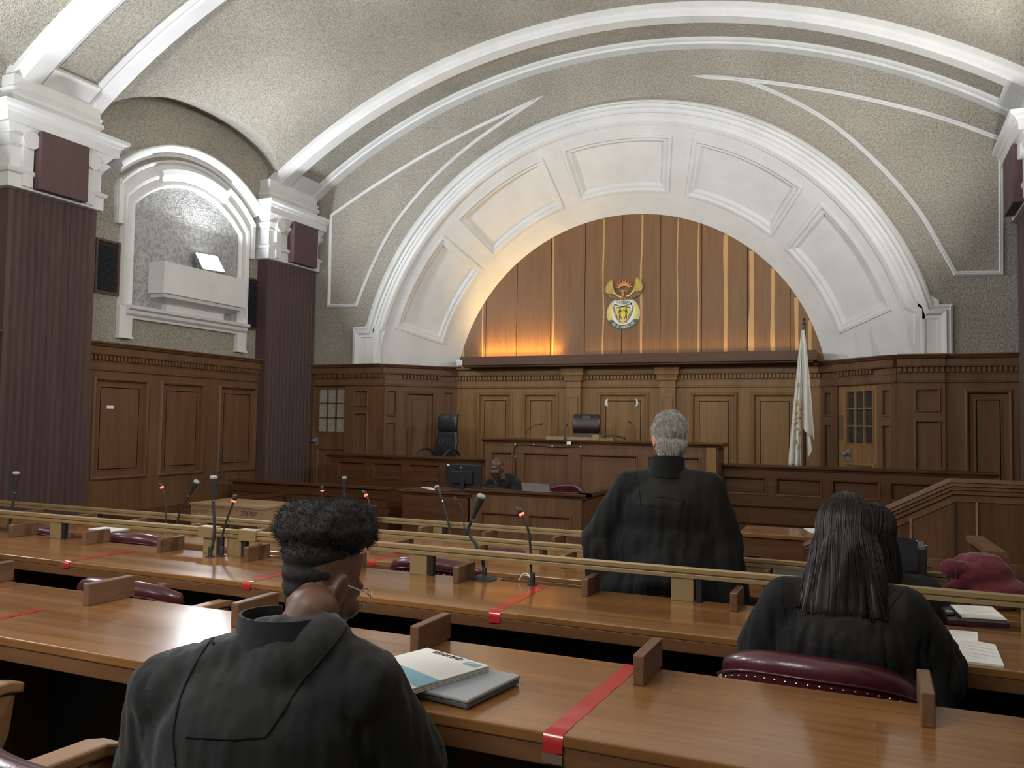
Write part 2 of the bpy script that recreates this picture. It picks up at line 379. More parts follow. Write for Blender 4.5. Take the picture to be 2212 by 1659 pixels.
am.loft([[(AX+r*math.cos(math.radians(6.5+167*k/90)), YB+0.012, AZ+r*math.sin(math.radians(6.5+167*k/90))) for r in (3.99, 4.38)] for k in range(91)], cap=False, closed=False)
struct(am.build('trim_1', 'white', smooth=True, angle=30), 'white moulded archivolt of the great arch')
# splayed white ring with five sunk panels, between the archivolt and the wooden tympanum
TY, TX, TZ, TR = 12.5, -3.567, 1.777, 2.98
def cone(phi, s, h=0.0):
    a = Vector((AX+4.02*math.cos(phi), YB+0.02, AZ+4.02*math.sin(phi))); b = Vector((TX+TR*math.cos(phi), TY, TZ+TR*math.sin(phi)))
    nrm = Vector((-math.cos(phi)*0.70, -0.70, -math.sin(phi)*0.70))
    return a.lerp(b, s)+nrm*h
PH0, PH1 = math.radians(7.0), math.radians(173.0)
PAN = []
for k in range(5):
    c = math.radians(90+(k-2)*30.0); PAN.append((c-math.radians(12.6), c+math.radians(12.6)))
ph = sorted([PH0, PH1]+[q for p in PAN for q in p]); pc = []
for a, b in zip(ph, ph[1:]): n = max(2, int((b-a)/0.045)); pc += [a+(b-a)*k/n for k in range(n)]
pc.append(PH1); SC = [0.0, 0.13, 0.74, 1.0]
cn = MB()
cn.loft([[cone(p, s, -0.055) for s in (0, 0.25, 0.5, 0.75, 1)] for p in pc], cap=False, closed=False)
for i in range(len(pc)-1):
    m = (pc[i]+pc[i+1])/2; inp = any(a < m < b for a, b in PAN)
    for j in range(3):
        if inp and j == 1: continue
        s0, s1 = SC[j], SC[j+1]
        cn.poly([cone(pc[i], s0), cone(pc[i+1], s0), cone(pc[i+1], s1), cone(pc[i], s1)])
for a, b in PAN:
    def loop(d, h):
        n = 14; A, B, s0, s1 = a+d*0.32, b-d*0.32, 0.13+d*0.72, 0.74-d*0.72
        return [cone(A+(B-A)*k/n, s0, h) for k in range(n+1)]+[cone(B+(A-B)*k/n, s1, h) for k in range(n+1)]
    cn.loft([loop(d, h) for d, h in ((-0.004, -0.06), (-0.004, 0.014), (0.03, 0.016), (0.055, -0.012), (0.085, -0.012), (0.12, -0.056))], cap=False)
struct(cn.build('trim_2', 'white', smooth=True, angle=28), 'splayed white arch ring with sunk panels')
# spandrel frames of thin moulding
def pxs(l, Y=YB): return [ony(x, y, Y) for x, y in l]
FP = [(-0.028, -0.01), (-0.028, 0.02), (-0.012, 0.04), (0.0, 0.022), (0.012, 0.035), (0.028, 0.018), (0.028, -0.01)]
def smoothpath(P, per=6):
    out = []
    for i in range(len(P)-1):
        p0, p1, p2, p3 = P[max(i-1, 0)], P[i], P[i+1], P[min(i+2, len(P)-1)]
        for k in range(per):
            t = k/per; out.append(0.5*((2*p1)+(p2-p0)*t+(2*p0-5*p1+4*p2-p3)*t*t+(3*p1-p0-3*p2+p3)*t**3))
    return out+[P[-1]]
for nm, up, lo, ends, lab in (('trim_3', [(716, 466), (800, 408), (900, 346), (1000, 291), (1080, 252), (1160, 215)], [(1160, 215), (1080, 268), (1000, 327), (920, 402), (850, 490), (805, 575), (770, 660)], (711, 661), 'slender white spandrel moulding above the blue-curtained door side'),
                         ('trim_4', [(2162, 301), (2050, 260), (1950, 232), (1800, 199), (1650, 177), (1510, 165)], [(1510, 165), (1600, 173), (1700, 212), (1800, 270), (1900, 358), (1980, 450), (2035, 540), (2064, 591)], (2163, 590), 'slender white spandrel moulding on the flag side')):
    path = smoothpath(pxs(up))[:-1]+smoothpath(pxs(lo)); path.append(ony(*ends, YB))
    k = MB(); k.sweep(path, NB, FP, closed=True); struct(k.build(nm, 'white', smooth=True, angle=30), 'slender white spandrel moulding on the stucco')
# wooden tympanum: planks with pale sapwood streaks
ty = MB(); PX = [-6.75, -5.98, -5.42, -4.82, -4.24, -3.63, -3.02, -2.39, -1.72, -1.12, -0.4]
rnd = random.Random(3)
planks = []
for i in range(len(PX)-1):
    a, b = PX[i]+0.005, PX[i+1]-0.005; pts = [(a, 2.36), (b, 2.36)]
    for k in range(9):
        x = b+(a-b)*k/8; q = TR**2-(x-TX)**2
        pts.append((x, TZ+math.sqrt(max(q, 0.36)) if q > 0.36 else 2.37))
    ty.prism(pts, lambda u, v, d: (u, d, v), TY, TY+0.03)
tyo = struct(ty.build('wall_niche', 'plank'), 'vertical plank tympanum with pale streaks inside the arch')
bk = MB(); bk.prism([(TX+TR*math.cos(PH0+(PH1-PH0)*k/40), TZ+TR*math.sin(PH0+(PH1-PH0)*k/40)) for k in range(41)], lambda u, v, d: (u, d, v), TY+0.03, TY+0.06)
bk.build('backing_board', 'dark', tyo)
st = MB()
def streak(xc, wd, z0, z1, seed):
    n = 22; L, Rr = [], []
    for k in range(n+1):
        z = z0+(z1-z0)*k/n; o = 0.018*noise.noise((seed, z*1.4, 0)); ww = wd*(0.65+0.6*abs(noise.noise((seed+9, z*1.1, 3))))
        L.append((xc+o-ww, TY-0.0015, z)); Rr.append((xc+o+ww*0.8, TY-0.0015, z))
    st.loft([L, Rr], cap=False, closed=False)
for xc, wd in ((-6.04, 0.018), (-6.40, 0.03), (-4.78, 0.018), (-3.935, 0.017), (-3.32, 0.022), (-2.75, 0.012), (-2.43, 0.016), (-2.03, 0.045), (-1.66, 0.05), (-1.36, 0.035), (-1.03, 0.04), (-0.85, 0.03)):
    q = TR**2-(xc-TX)**2
    streak(xc, wd, 2.38, TZ+math.sqrt(q)-0.012, xc)
st.build('sapwood_streak', 'sap', tyo)
# ribs
def rib(nm, y0, y1, lab):
    a0, a1 = math.asin(5.28/8.86), -math.asin(5.28/8.86)
    def ring(prof, mb, n=80):
        mb.loft([[(XC+r*math.sin(a0+(a1-a0)*k/n), y, ZC+r*math.cos(a0+(a1-a0)*k/n)) for y, r in prof] for k in range(n+1)])
    mb = MB()
    ring([(y0, 9.06), (y0, 8.955), (y0+0.035, 8.945), (y0+0.045, 8.885), (y0+0.07, 8.86), (y0+0.27, 8.86), (y0+0.29, 8.885), (y0+0.33, 8.90), (y0+0.335, 9.06)], mb)
    ring([(y1, 9.06), (y1, 8.86), (y1-0.17, 8.86), (y1-0.19, 8.885), (y1-0.22, 8.885), (y1-0.25, 8.90), (y1-0.26, 9.06)], mb)
    for sx in (-1, 1):   # cross bar at each foot
        for aa in (0.0,):
            t0 = math.asin(5.28/8.86)*sx; t1 = t0-sx*0.050
            mb.loft([[(XC+r*math.sin(t), y, ZC+r*math.cos(t)) for y, r in ((y0+0.3, 9.0), (y0+0.3, 8.87), (y1-0.22, 8.87), (y1-0.22, 9.0))] for t in (t0, t1)])
    o = struct(mb.build(nm, 'white', smooth=True, angle=30), lab)
    p = MB(); n = 80
    p.loft([[(XC+8.925*math.sin(a0+(a1-a0)*k/n), y, ZC+8.925*math.cos(a0+(a1-a0)*k/n)) for y in (y0+0.3, (y0+y1)/2, y1-0.23)] for k in range(n+1)], cap=False, closed=False)
    p.build('panel', 'stucco', o, smooth='all')
rib('trim_5', 10.42, 11.5, 'white vault rib against the end wall'); rib('trim_6', 6.04, 7.16, 'white vault rib over the fluted pilaster by the window'); rib('trim_7', 1.6, 2.75, 'white vault rib overhead')
# pilasters
def pilaster(nm, sx, y0, y1, lab, board=None):
    X = XL if sx > 0 else XR; face = X+sx*0.20
    root = thing(nm, lab, 'pilaster', (X, y0, WELL)); del root['category']; struct(root)
    sh = MB(); prof = []; nfl = 12; fw = (y1-y0-0.10)/nfl
    prof = [(X, y0), (face, y0), (face, y0+0.05)]
    for k in range(nfl):
        a = y0+0.05+k*fw
        for q in range(5): t = PI*q/4; prof.append((face-sx*0.036*math.sin(t), a+fw*(0.12+0.60*q/4)))
        prof.append((face, a+fw*0.80)); prof.append((face+sx*0.008, a+fw*0.84)); prof.append((face+sx*0.008, a+fw*0.96)); prof.append((face, a+fw))
    prof += [(face, y1), (X, y1)]
    sh.prism(prof, lambda u, v, d: (u, v, d), WELL, 3.97); sh.build('shaft', 'mauvewood', root)
    cp = MB()
    def stack(levels, mb):
        rings = [[(X, y0-o, z), (face+sx*o, y0-o, z), (face+sx*o, y1+o, z), (X, y1+o, z)] for z, o in levels]; mb.loft(rings)
    stack([(3.96, 0.0), (3.97, 0.05), (4.12, 0.05), (4.135, 0.075), (4.17, 0.085), (4.19, 0.05), (4.20, 0.025), (4.42, 0.025), (4.435, 0.05), (4.45, 0.03), (4.47, 0.055), (4.53, 0.10), (4.56, 0.06), (4.60, 0.09), (4.65, 0.12)], cp)
    # corner scrolls
    for yy in (y0+0.16, y1-0.16):
        cp.lathe([(0.0, -0.05), (0.10, -0.05), (0.10, 0.05), (0.0, 0.05)], 16, (face+sx*0.07, yy, 4.52), (1, 0, 0))
        cp.box(*sorted((face, face+sx*0.075)), yy-0.06, yy+0.06, 4.0, 4.45)
    cp.build('capital', 'white', root, smooth=True, angle=25)
    ab = MB(); stack([(4.65, 0.16), (4.75, 0.17), (4.76, 0.19), (4.79, 0.20), (4.81, 0.24), (4.85, 0.25), (4.86, 0.22), (4.862, 0.03)], ab)
    stack([(4.86, 0.03), (4.93, 0.03), (4.94, 0.005), (4.955, 0.0), (4.99, 0.035), (5.03, 0.03), (5.05, 0.005), (5.09, 0.025), (5.11, 0.0), (5.24, 0.0), (5.25, -0.02)], ab)
    ab.build('abacus', 'white', root, smooth=True, angle=25)
    if board:
        b = MB(); b.box(*sorted((face+sx*0.0, face+sx*0.16)), board[0], board[1], 3.99, 4.66); b.build('board', 'board', root, bevel=0.004)
    return root
pilaster('trim_8', 1, 10.24, 11.44, 'fluted brown pilaster with white capital in the corner by the glazed door', (10.66, 11.28))
pilaster('trim_9', 1, 6.0, 7.12, 'large fluted brown pilaster with white capital in front of the window bay', (6.24, 6.86))
pilaster('trim_10', 1, 1.58, 2.72, 'fluted pilaster beside the seats', (1.85, 2.45))
pilaster('trim_11', -1, 10.24, 11.44, 'fluted brown pilaster in the corner beyond the flag', (10.55, 11.25))
pilaster('trim_12', -1, 6.0, 7.12, 'fluted brown pilaster on the stair side'); pilaster('trim_13', -1, 1.58, 2.72, 'fluted brown pilaster behind the stair side')
# panelled wainscot
DENT = 0.055
def wains(nm, p0, p1, panels, lab, zb=WELL, m='panelwood', zt=2.385, proj=0.0, dent=None, ztop_ent=2.04, open_=None):
    T, L = local(p0, p1); mb = MB(T); F = 0.035+proj
    us = sorted(set([0, L]+[q for p in panels for q in p[:2]]+([q for q in open_[:2]] if open_ else []))); zs = sorted(set([zb, ztop_ent]+[q for p in panels for q in p[2:4]]+([open_[2], open_[3]] if open_ else [])))
    for a, b in zip(us, us[1:]):
        for c, d in zip(zs, zs[1:]):
            u, v = (a+b)/2, (c+d)/2
            if open_ and open_[0] < u < open_[1] and open_[2] < v < open_[3]: continue
            inp = any(p[0] < u < p[1] and p[2] < v < p[3] for p in panels)
            mb.box(a, b, -0.02, F-0.028 if inp else F, c, d)
    for a, b, c, d in [p[:4] for p in panels]:
        P = [(a, F, c), (b, F, c), (b, F, d), (a, F, d)]
        big = (b-a) > 0.35
        Tn = [T @ Vector(q) for q in P]; nrm = (T.to_3x3() @ Vector((0, 1, 0)))
        sc = 1.0 if big else 0.5
        k = MB(); k.sweep(Tn, nrm, [(0.035*sc, -0.028), (0.030*sc, -0.005), (0.02*sc, 0.022*sc), (0.0, 0.028*sc), (-0.022*sc, 0.012*sc), (-0.028*sc, -0.001)][::-1], closed=True)
        i = len(mb.v); mb.v += k.v; mb.f += [tuple(i+x for x in f) for f in k.f]
        if big:
            k = MB(); q = 0.085; Tn = [T @ Vector(p) for p in ((a+q, F-0.028, c+q), (b-q, F-0.028, c+q), (b-q, F-0.028, d-q), (a+q, F-0.028, d-q))]
            k.sweep(Tn, nrm, [(-0.004, -0.001), (-0.004, 0.003), (0.006, 0.006), (0.03, 0.006), (0.03, -0.001)][::-1], closed=True)
            i = len(mb.v); mb.v += k.v; mb.f += [tuple(i+x for x in f) for f in k.f]
            mb.box(a+q+0.02, b-q-0.02, F-0.029, F-0.022, c+q+0.02, d-q-0.02)
    if open_ is None or True:
        mb.box(0, L, -0.02, F+0.004, ztop_ent, 2.15)          # frieze
        prof = [(-0.02, 2.03), (F+0.012, 2.03), (F+0.022, 2.04), (F+0.022, 2.055), (F+0.006, 2.065)]
        mb.prism(prof, lambda u, v, d: (d, u, v), 0, L)
        prof = [(-0.02, 2.14), (F+0.012, 2.14), (F+0.012, 2.155), (F+0.004, 2.155), (F+0.004, 2.225), (F+0.05, 2.228), (F+0.055, 2.25), (F+0.055, 2.325), (F+0.085, 2.34), (F+0.09, 2.352), (F+0.115, 2.37), (F+0.115, zt), (-0.02, zt)]
        mb.prism(prof, lambda u, v, d: (d, u, v), 0, L)
        d0, d1 = dent or (0.0, L); n = max(1, int((d1-d0)/DENT))
        for k in range(n):
            u = d0+(d1-d0)*(k+0.2)/n; mb.box(u, u+(d1-d0)/n*0.62, F, F+0.042, 2.162, 2.222)
    return struct(mb.build(nm, m), lab), T
wains('trim_14', (-8.86, 7.12), (-8.86, 10.24), [(y0-7.12, y1-7.12, 0.69, 1.935) for y0, y1 in ((7.29, 8.10), (8.34, 9.11), (9.43, 10.20))], 'dark panelled wainscot under the arched window')
wains('trim_15', (-8.86, 2.72), (-8.86, 6.0), [(y0, y0+0.8, 0.69, 1.935) for y0 in (0.2, 1.25, 2.28)], 'dark panelled wainscot beside the seats')
wains('trim_16', (XR-0.04, 10.24), (XR-0.04, 7.12), [(y0, y0+0.8, 0.69, 1.935) for y0 in (0.1, 1.17, 2.2)], 'panelled wainscot behind the stair')
# end wall, door end: door opening X -8.66..-7.99, pilaster strip with two panels beyond it
wains('trim_17', (-8.72, YB), (-8.02, YB), [], 'panelled door surround and cornice over the glazed door', open_=(0.05, 0.70, WELL, 2.04), dent=(0.1, 0.7))
wains('trim_18', (-8.02, YB), (-7.30, YB), [(0.18, 0.44, 1.70, 1.95), (0.18, 0.44, 0.35, 1.58)], 'projecting panelled pier beside the glazed door', proj=0.04, dent=(0.0, 0.72))
def onplane(px, py, p0, p1):
    a = Vector((*p0, 0)); u = (Vector((*p1, 0))-a).normalized(); n = Vector((u.y, -u.x, 0)); d = ray(px, py); t = (a-CAM).dot(n)/d.dot(n); q = CAM+d*t
    return (q-a).dot(u), q.z
SL = ((-7.36, 11.47), (-6.50, 12.5)); SR = ((-0.70, 12.5), (0.27, 11.47))
LSL = math.hypot(0.86, 1.03); LSR = math.hypot(0.97, 1.03)
wains('trim_19', *SL, [(0.10, 0.25, 1.55, 1.95), (0.10, 0.25, 0.4, 1.43), (0.42, 0.92, 0.45, 1.93), (1.09, 1.24, 1.55, 1.95), (1.09, 1.24, 0.4, 1.43)], 'angled panelled niche side behind the black chair', dent=(0.35, 1.0))
wains('trim_20', *SR, [(0.10, 0.26, 1.62, 1.95), (0.10, 0.26, 0.4, 1.50), (LSR-0.24, LSR-0.1, 1.62, 1.95), (LSR-0.24, LSR-0.1, 0.4, 1.50)], 'angled panelled niche side holding the half-glazed door', open_=(0.36, 1.08, WELL, 2.04), dent=(0.40, 1.04))
NX0, NX1, NY = -6.50, -0.70, 12.5
def nu(px): return ony(px, 900, NY-0.04).x-NX0
wains('trim_21', (NX0, NY), (NX1, NY), [(nu(a), nu(b), 0.5, 1.935) for a, b in ((1032, 1104), (1131, 1203), (1293, 1398), (1494, 1590), (1626, 1722))], 'panelled wall of the niche behind the high bench', m='centrewood', zt=2.34)
for i, (a, b) in enumerate(((1226, 1257), (1427, 1461))):
    u0, u1 = NX0+nu(a), NX0+nu(b)
    mb = MB(); Y = NY-0.035
    mb.box(u0, u1, Y-0.10, Y, WELL, 2.0); mb.box(u0+0.04, u1-0.04, Y-0.106, Y-0.09, 0.4, 1.86)
    mb.box(u0, u1, Y-0.10, Y, 2.0, 2.15); mb.box(u0-0.015, u1+0.015, Y-0.115, Y, 2.035, 2.055)
    rings = [[(u0-o, Y, z), (u0-o, Y-0.10-o, z), (u1+o, Y-0.10-o, z), (u1+o, Y, z)] for z, o in ((2.13, 0.02), (2.15, 0.03), (2.17, 0.03), (2.22, 0.045), (2.225, 0.06), (2.33, 0.07), (2.345, 0.10), (2.37, 0.11), (2.38, 0.13), (2.40, 0.13))]
    mb.loft(rings)
    k = MB(); k.sweep([(u0+0.05, Y-0.10, 0.45), (u1-0.05, Y-0.10, 0.45), (u1-0.05, Y-0.10, 1.88), (u0+0.05, Y-0.10, 1.88)], (0, -1, 0), [(-0.01, -0.01), (-0.01, 0.012), (0.006, 0.012), (0.012, -0.01)], closed=True)
    j = len(mb.v); mb.v += k.v; mb.f += [tuple(j+x for x in f) for f in k.f]
    struct(mb.build('trim_%d' % (22+i), 'centrewood'), 'narrow wooden pilaster with moulded capital behind the high bench')
# pier and panelling right of the niche
x0, x1, x2 = 0.25, ony(2042, 900, YB-0.06).x, XR-0.2
wains('trim_24', (x0, YB), (x1, YB), [(ony(1977, 900, YB-.08).x-x0, ony(2031, 900, YB-.08).x-x0, 1.68, 1.95), (ony(1977, 900, YB-.08).x-x0, ony(2031, 900, YB-.08).x-x0, 0.4, 1.56)], 'projecting panelled pier beside the half-glazed door', proj=0.04)
wains('trim_25', (x1, YB), (x2, YB), [(ony(2087, 900, YB).x-x1, ony(2183, 900, YB).x-x1, 0.72, 1.93)], 'tall moulded wall panel at the flag end')
# ledge over the niche panelling
lg = MB(); lg.box(-6.24, -0.74, 12.06, 12.49, 2.385, 2.525); lg.box(-6.2, -0.78, 12.1, 12.45, 2.36, 2.39)
lo = struct(lg.build('trim_26', 'darkwood', bevel=0.004), 'deep wooden ledge under the plank tympanum')
# doors
def door(nm, T, u0, u1, zt, gl, lab, m, glass, handle=True, knob_u=None):
    mb = MB(T); n0, n1 = -0.03, 0.012
    g0, g1, z0, z1 = gl
    for a, b, c, d in ((u0, g0, WELL, zt), (g1, u1, WELL, zt), (g0, g1, z1, zt), (g0, g1, WELL, z0)): mb.box(a, b, n0, n1, c, d)
    root = struct(mb.build(nm, m), lab)
    p = MB(T); p.box(g0, g1, -0.018, -0.012, z0, z1); p.build('glass', glass, root)
    k = MB(T)
    for i in (1, 2):
        u = g0+(g1-g0)*i/3; k.box(u-0.011, u+0.011, -0.02, n1+0.004, z0, z1); z = z0+(z1-z0)*i/3; k.box(g0, g1, -0.02, n1+0.004, z-0.010, z+0.010)
    for a, b, c, d in ((g0-0.012, g0+0.008, z0-0.012, z1+0.012), (g1-0.008, g1+0.012, z0-0.012, z1+0.012), (g0, g1, z0-0.012, z0+0.008), (g0, g1, z1-0.008, z1+0.012)): k.box(a, b, -0.02, n1+0.006, c, d)
    k.build('glazing_bars', m, root)
    lp = MB(T); a, b, c, d = g0-0.01, g1+0.01, 0.35, z0-0.28
    P = [T @ Vector(q) for q in ((a, n1, c), (b, n1, c), (b, n1, d), (a, n1, d))]
    s = MB(); s.sweep(P, T.to_3x3() @ Vector((0, 1, 0)), [(-0.03, -0.004), (-0.025, 0.015), (0.0, 0.02), (0.02, 0.008), (0.03, -0.004)], closed=True); s.build('lower_panel', m, root)
    if handle:
        h = MB(T); ku = knob_u
        h.box(ku-0.035, ku+0.035, n1, n1+0.012, 1.03, 1.17); h.lathe([(0.018, 0), (0.014, 0.05), (0.03, 0.055), (0.034, 0.075), (0.02, 0.095), (0, 0.097)], 12, (ku-0.005, n1, 1.115), (0, 1, 0))
        h.tube([(ku-0.005, n1+0.06, 1.115), (ku-0.09, n1+0.06, 1.12), (ku-0.11, n1+0.055, 1.105)], 0.012, 8)
        h.build('handle', 'grey', root, smooth=True)
        pp = MB(T); pp.box(u0+0.01, u0+0.085, n1, n1+0.004, 1.30, 1.64); pp.build('push_plate', 'brassdull', root)
    return root
M['brassdull'] = mat('dull_brass', (0.16, 0.12, 0.07), 0.45, metal=0.5)
M['tubelight'] = mat('tube_light', (1, 1, 1), 0.4, emit=(1, 0.98, 0.95), estr=14)
TD, _ = local((-8.72, YB), (-8.02, YB))
door('door_1', TD, 0.05, 0.70, 2.04, (0.13, 0.655, 1.262, 1.985), 'dark panelled door with nine dark panes beside the corner pilaster', 'panelwood', 'glass', True, 0.10)
TD2, _ = local(*SR)
door('door_2', TD2, 0.36, 1.08, 2.04, (0.51, 0.99, 1.25, 1.955), 'half-glazed wooden door with nine hammered glass panes and a lever handle', 'centrewood', 'hammered', True, 0.55)
# dim passage behind the half-glazed door with a wall tube light that sparkles through the hammered glass
cr = MB(TD2); cr.box(0.34, 1.2, -1.0, -0.96, WELL, 2.2); cr.box(0.30, 0.34, -1.0, -0.06, WELL, 2.2); cr.box(1.12, 1.16, -1.0, -0.06, WELL, 2.2); cr.box(0.3, 1.16, -1.0, -0.06, 2.18, 2.2); cr.box(0.3, 1.16, -1.0, -0.06, WELL-0.05, WELL)
struct(cr.build('wall_passage', 'dark'), 'dark passage wall behind the half-glazed door')
cr = MB(TD2); cr.box(0.99, 1.03, -0.9, -0.87, 1.35, 2.15); tag(cr.build('tube_light', 'tubelight'), 'tube light in the passage sparkling through the hammered door glass', 'light')
# window bay on the floodlit wall
W = thing('window_1', 'blind arched window with white moulded surround above the dark wainscot', 'window', (XL, 8.8, 2.9)); del W['category']; struct(W)
CY = 8.80
def arcyz(hw, zs, apex, n=24, X=XL):
    h = apex-zs; r = (hw*hw+h*h)/(2*h); cz = apex-r; a = math.asin(hw/r)
    return [(X, CY+r*math.sin(-a+2*a*k/n), cz+r*math.cos(-a+2*a*k/n)) for k in range(n+1)]
NX = (1, 0, 0)
fr = MB(); path = [(XL, CY-0.97, 2.9)]+arcyz(0.97, 4.24, 4.68)+[(XL, CY+0.97, 2.9)]
fr.sweep(path, NX, [(0.0, -0.01), (0.0, 0.04), (0.03, 0.075), (0.05, 0.05), (0.13, 0.05), (0.145, 0.075), (0.18, 0.085), (0.19, 0.05), (0.20, -0.01)])
for s in (-1, 1):
    y = CY+s*1.07; fr.box(XL-0.01, XL+0.06, y-0.10, y+0.10, 2.49, 2.9); fr.box(XL-0.01, XL+0.075, y-0.115, y+0.115, 2.47, 2.50)
    y = CY+s*1.20; fr.box(XL-0.01, XL+0.06, y-0.07, y+0.07, 3.95, 4.45); fr.box(XL-0.01, XL+0.09, y-0.035+s*0.03, y+0.035+s*0.03, 3.93, 4.50)
fr.sweep(arcyz(1.22, 4.42, 4.99), NX, [(-0.14, -0.01), (-0.14, 0.05), (0.0, 0.055), (0.02, 0.10), (0.05, 0.11), (0.06, -0.01)])
fr.build('frame', 'white', W, smooth=True, angle=25)
hd = MB(); hd.sweep(arcyz(1.30, 4.64, 5.17), NX, [(-0.09, -0.01), (-0.08, 0.08), (-0.04, 0.10), (0.0, 0.17), (0.04, 0.19), (0.06, 0.19), (0.06, -0.01)])
hd.sweep(arcyz(0.62, 4.735, 4.86), NX, [(-0.10, -0.01), (-0.10, 0.09), (-0.05, 0.10), (-0.02, 0.14), (0.05, 0.15), (0.06, -0.01)])
hd.build('hood', 'white', W, smooth=True, angle=25)
sl = MB(); sl.prism([(-0.01, 2.74), (0.05, 2.74), (0.06, 2.77), (0.10, 2.80), (0.11, 2.84), (0.15, 2.86), (0.16, 2.90), (-0.01, 2.91)], lambda u, v, d: (XL+u, d, v), CY-1.08, CY+1.14); sl.build('sill', 'white', W)
pn = MB(); A = arcyz(0.98, 4.24, 4.69, X=0); pn.prism([(CY-0.98, 2.9)]+[(p[1], p[2]) for p in A]+[(CY+0.98, 2.9)], lambda u, v, d: (d, u, v), XL, XL+0.02)
M['gloss_stucco'] = stucco('painted_stucco', (0.36, 0.36, 0.355), (0.44, 0.44, 0.43), 20, 0.9); NT(M['gloss_stucco']).b.inputs['Roughness'].default_value = 0.38
pn.build('pane', 'gloss_stucco', W)
# stepped box under the floodlight
bx = MB(); y0, y1 = 8.10, 9.66
bx.loft([[(XL+0.01, y0+o, z), (XL+0.30-o*0.8, y0+o, z), (XL+0.30-o*0.8, y1-o, z), (XL+0.01, y1-o, z)] for z, o in ((2.90, 0.24), (2.99, 0.24), (3.0, 0.22), (3.05, 0.08), (3.06, 0.05), (3.10, 0.03), (3.11, 0.0), (3.53, 0.0))])
tag(bx.build('boxed_ledge', 'white'), 'white boxed ledge with stepped underside inside the arched window surround', 'ledge')
for y0, y1, z0, z1, lab in ((7.30, 7.60, 3.03, 3.66, 'dark louvred wall vent beside the large fluted pilaster'), (10.0, 10.235, 2.88, 3.62, 'dark louvred wall vent beside the corner pilaster')):
    v = thing('wall_vent', lab, 'vent', (XL, (y0+y1)/2, z0))
    a = MB(); a.box(XL, XL+0.01, y0, y1, z0, z1); a.build('backing', 'dark', v)
    f = MB(); f.sweep([(XL, y0, z0), (XL, y1, z0), (XL, y1, z1), (XL, y0, z1)], NX, [(0.0, 0), (0.0, 0.035), (-0.03, 0.035), (-0.03, 0)], closed=True); f.build('frame', 'mauvewood', v)
    s = MB(); n = 18
    for k in range(n):
        z = z0+0.03+(z1-z0-0.06)*k/n; s.prism([(0.006, z+0.012), (0.028, z), (0.03, z+0.004), (0.008, z+0.018)], lambda u, q, d: (XL+u, d, q), y0+0.02, y1-0.02)
    M.setdefault('ventslat', mat('vent_slat', (0.02, 0.03, 0.05), 0.5)); s.build('slat', 'ventslat', v)  # slat colour carries the blue cast of the lens flare
# floodlight
FLD = thing('floodlight', 'glaring white LED floodlight standing on the boxed ledge', 'floodlight', (-8.72, 9.02, 3.53))
dr = Vector((0.84, -0.08, 0.54)).normalized(); Tm = frame3((-8.36, 8.82, 3.68), dr.cross(Vector((0, 0, 1))), (0, 0, 1)); 
xa = Vector((0, 1, 0))-dr*dr.y; xa.normalize(); ya = dr.cross(xa)
Tm = Matrix(((xa.x, ya.x, dr.x, -8.70), (xa.y, ya.y, dr.y, 9.02), (xa.z, ya.z, dr.z, 3.685), (0, 0, 0, 1)))
h = MB(Tm); h.box(-0.21, 0.21, -0.15, 0.15, -0.06, 0.0); h.build('housing', 'grey', FLD, bevel=0.01)
e = MB(Tm); e.box(-0.19, 0.19, -0.135, 0.135, 0.0, 0.006); e.build('light_face', 'ledwhite', FLD)
br = MB(); br.tube([(-8.74, 8.80, 3.68), (-8.70, 8.80, 3.542), (-8.70, 9.24, 3.542), (-8.74, 9.24, 3.68)], 0.012, 8); br.build('bracket', 'grey', FLD)
# LED strip behind the ledge
ls = MB(); ls.box(-6.05, -4.62, 12.40, 12.44, 2.525, 2.535); tag(ls.build('led_strip', 'ledstrip'), 'amber LED strip glowing behind the ledge at the foot of the planks', 'light')
lamp('AREA', 'strip_glow', (-5.33, 12.41, 2.545), (-5.33, 12.52, 3.1), 9, (1.0, 0.60, 0.14), 1.4, 0.03, 100)
lamp('AREA', 'strip_glow', (-2.6, 12.41, 2.545), (-2.6, 12.52, 3.1), 2.2, (1.0, 0.68, 0.26), 3.2, 0.03, 100)
sw = MB(); sw.box(-6.28, -6.18, 12.035, 12.06, 2.385, 2.475); swt = thing('wall_switch', 'small white switch box on the end of the wooden ledge', 'switch', (-6.23, 12.06, 2.38)); sw.build('box', 'paper', swt, bevel=0.006)
sw = MB(); sw.box(-6.262, -6.198, 12.03, 12.036, 2.40, 2.46); sw.build('rocker', 'white', swt, bevel=0.003)
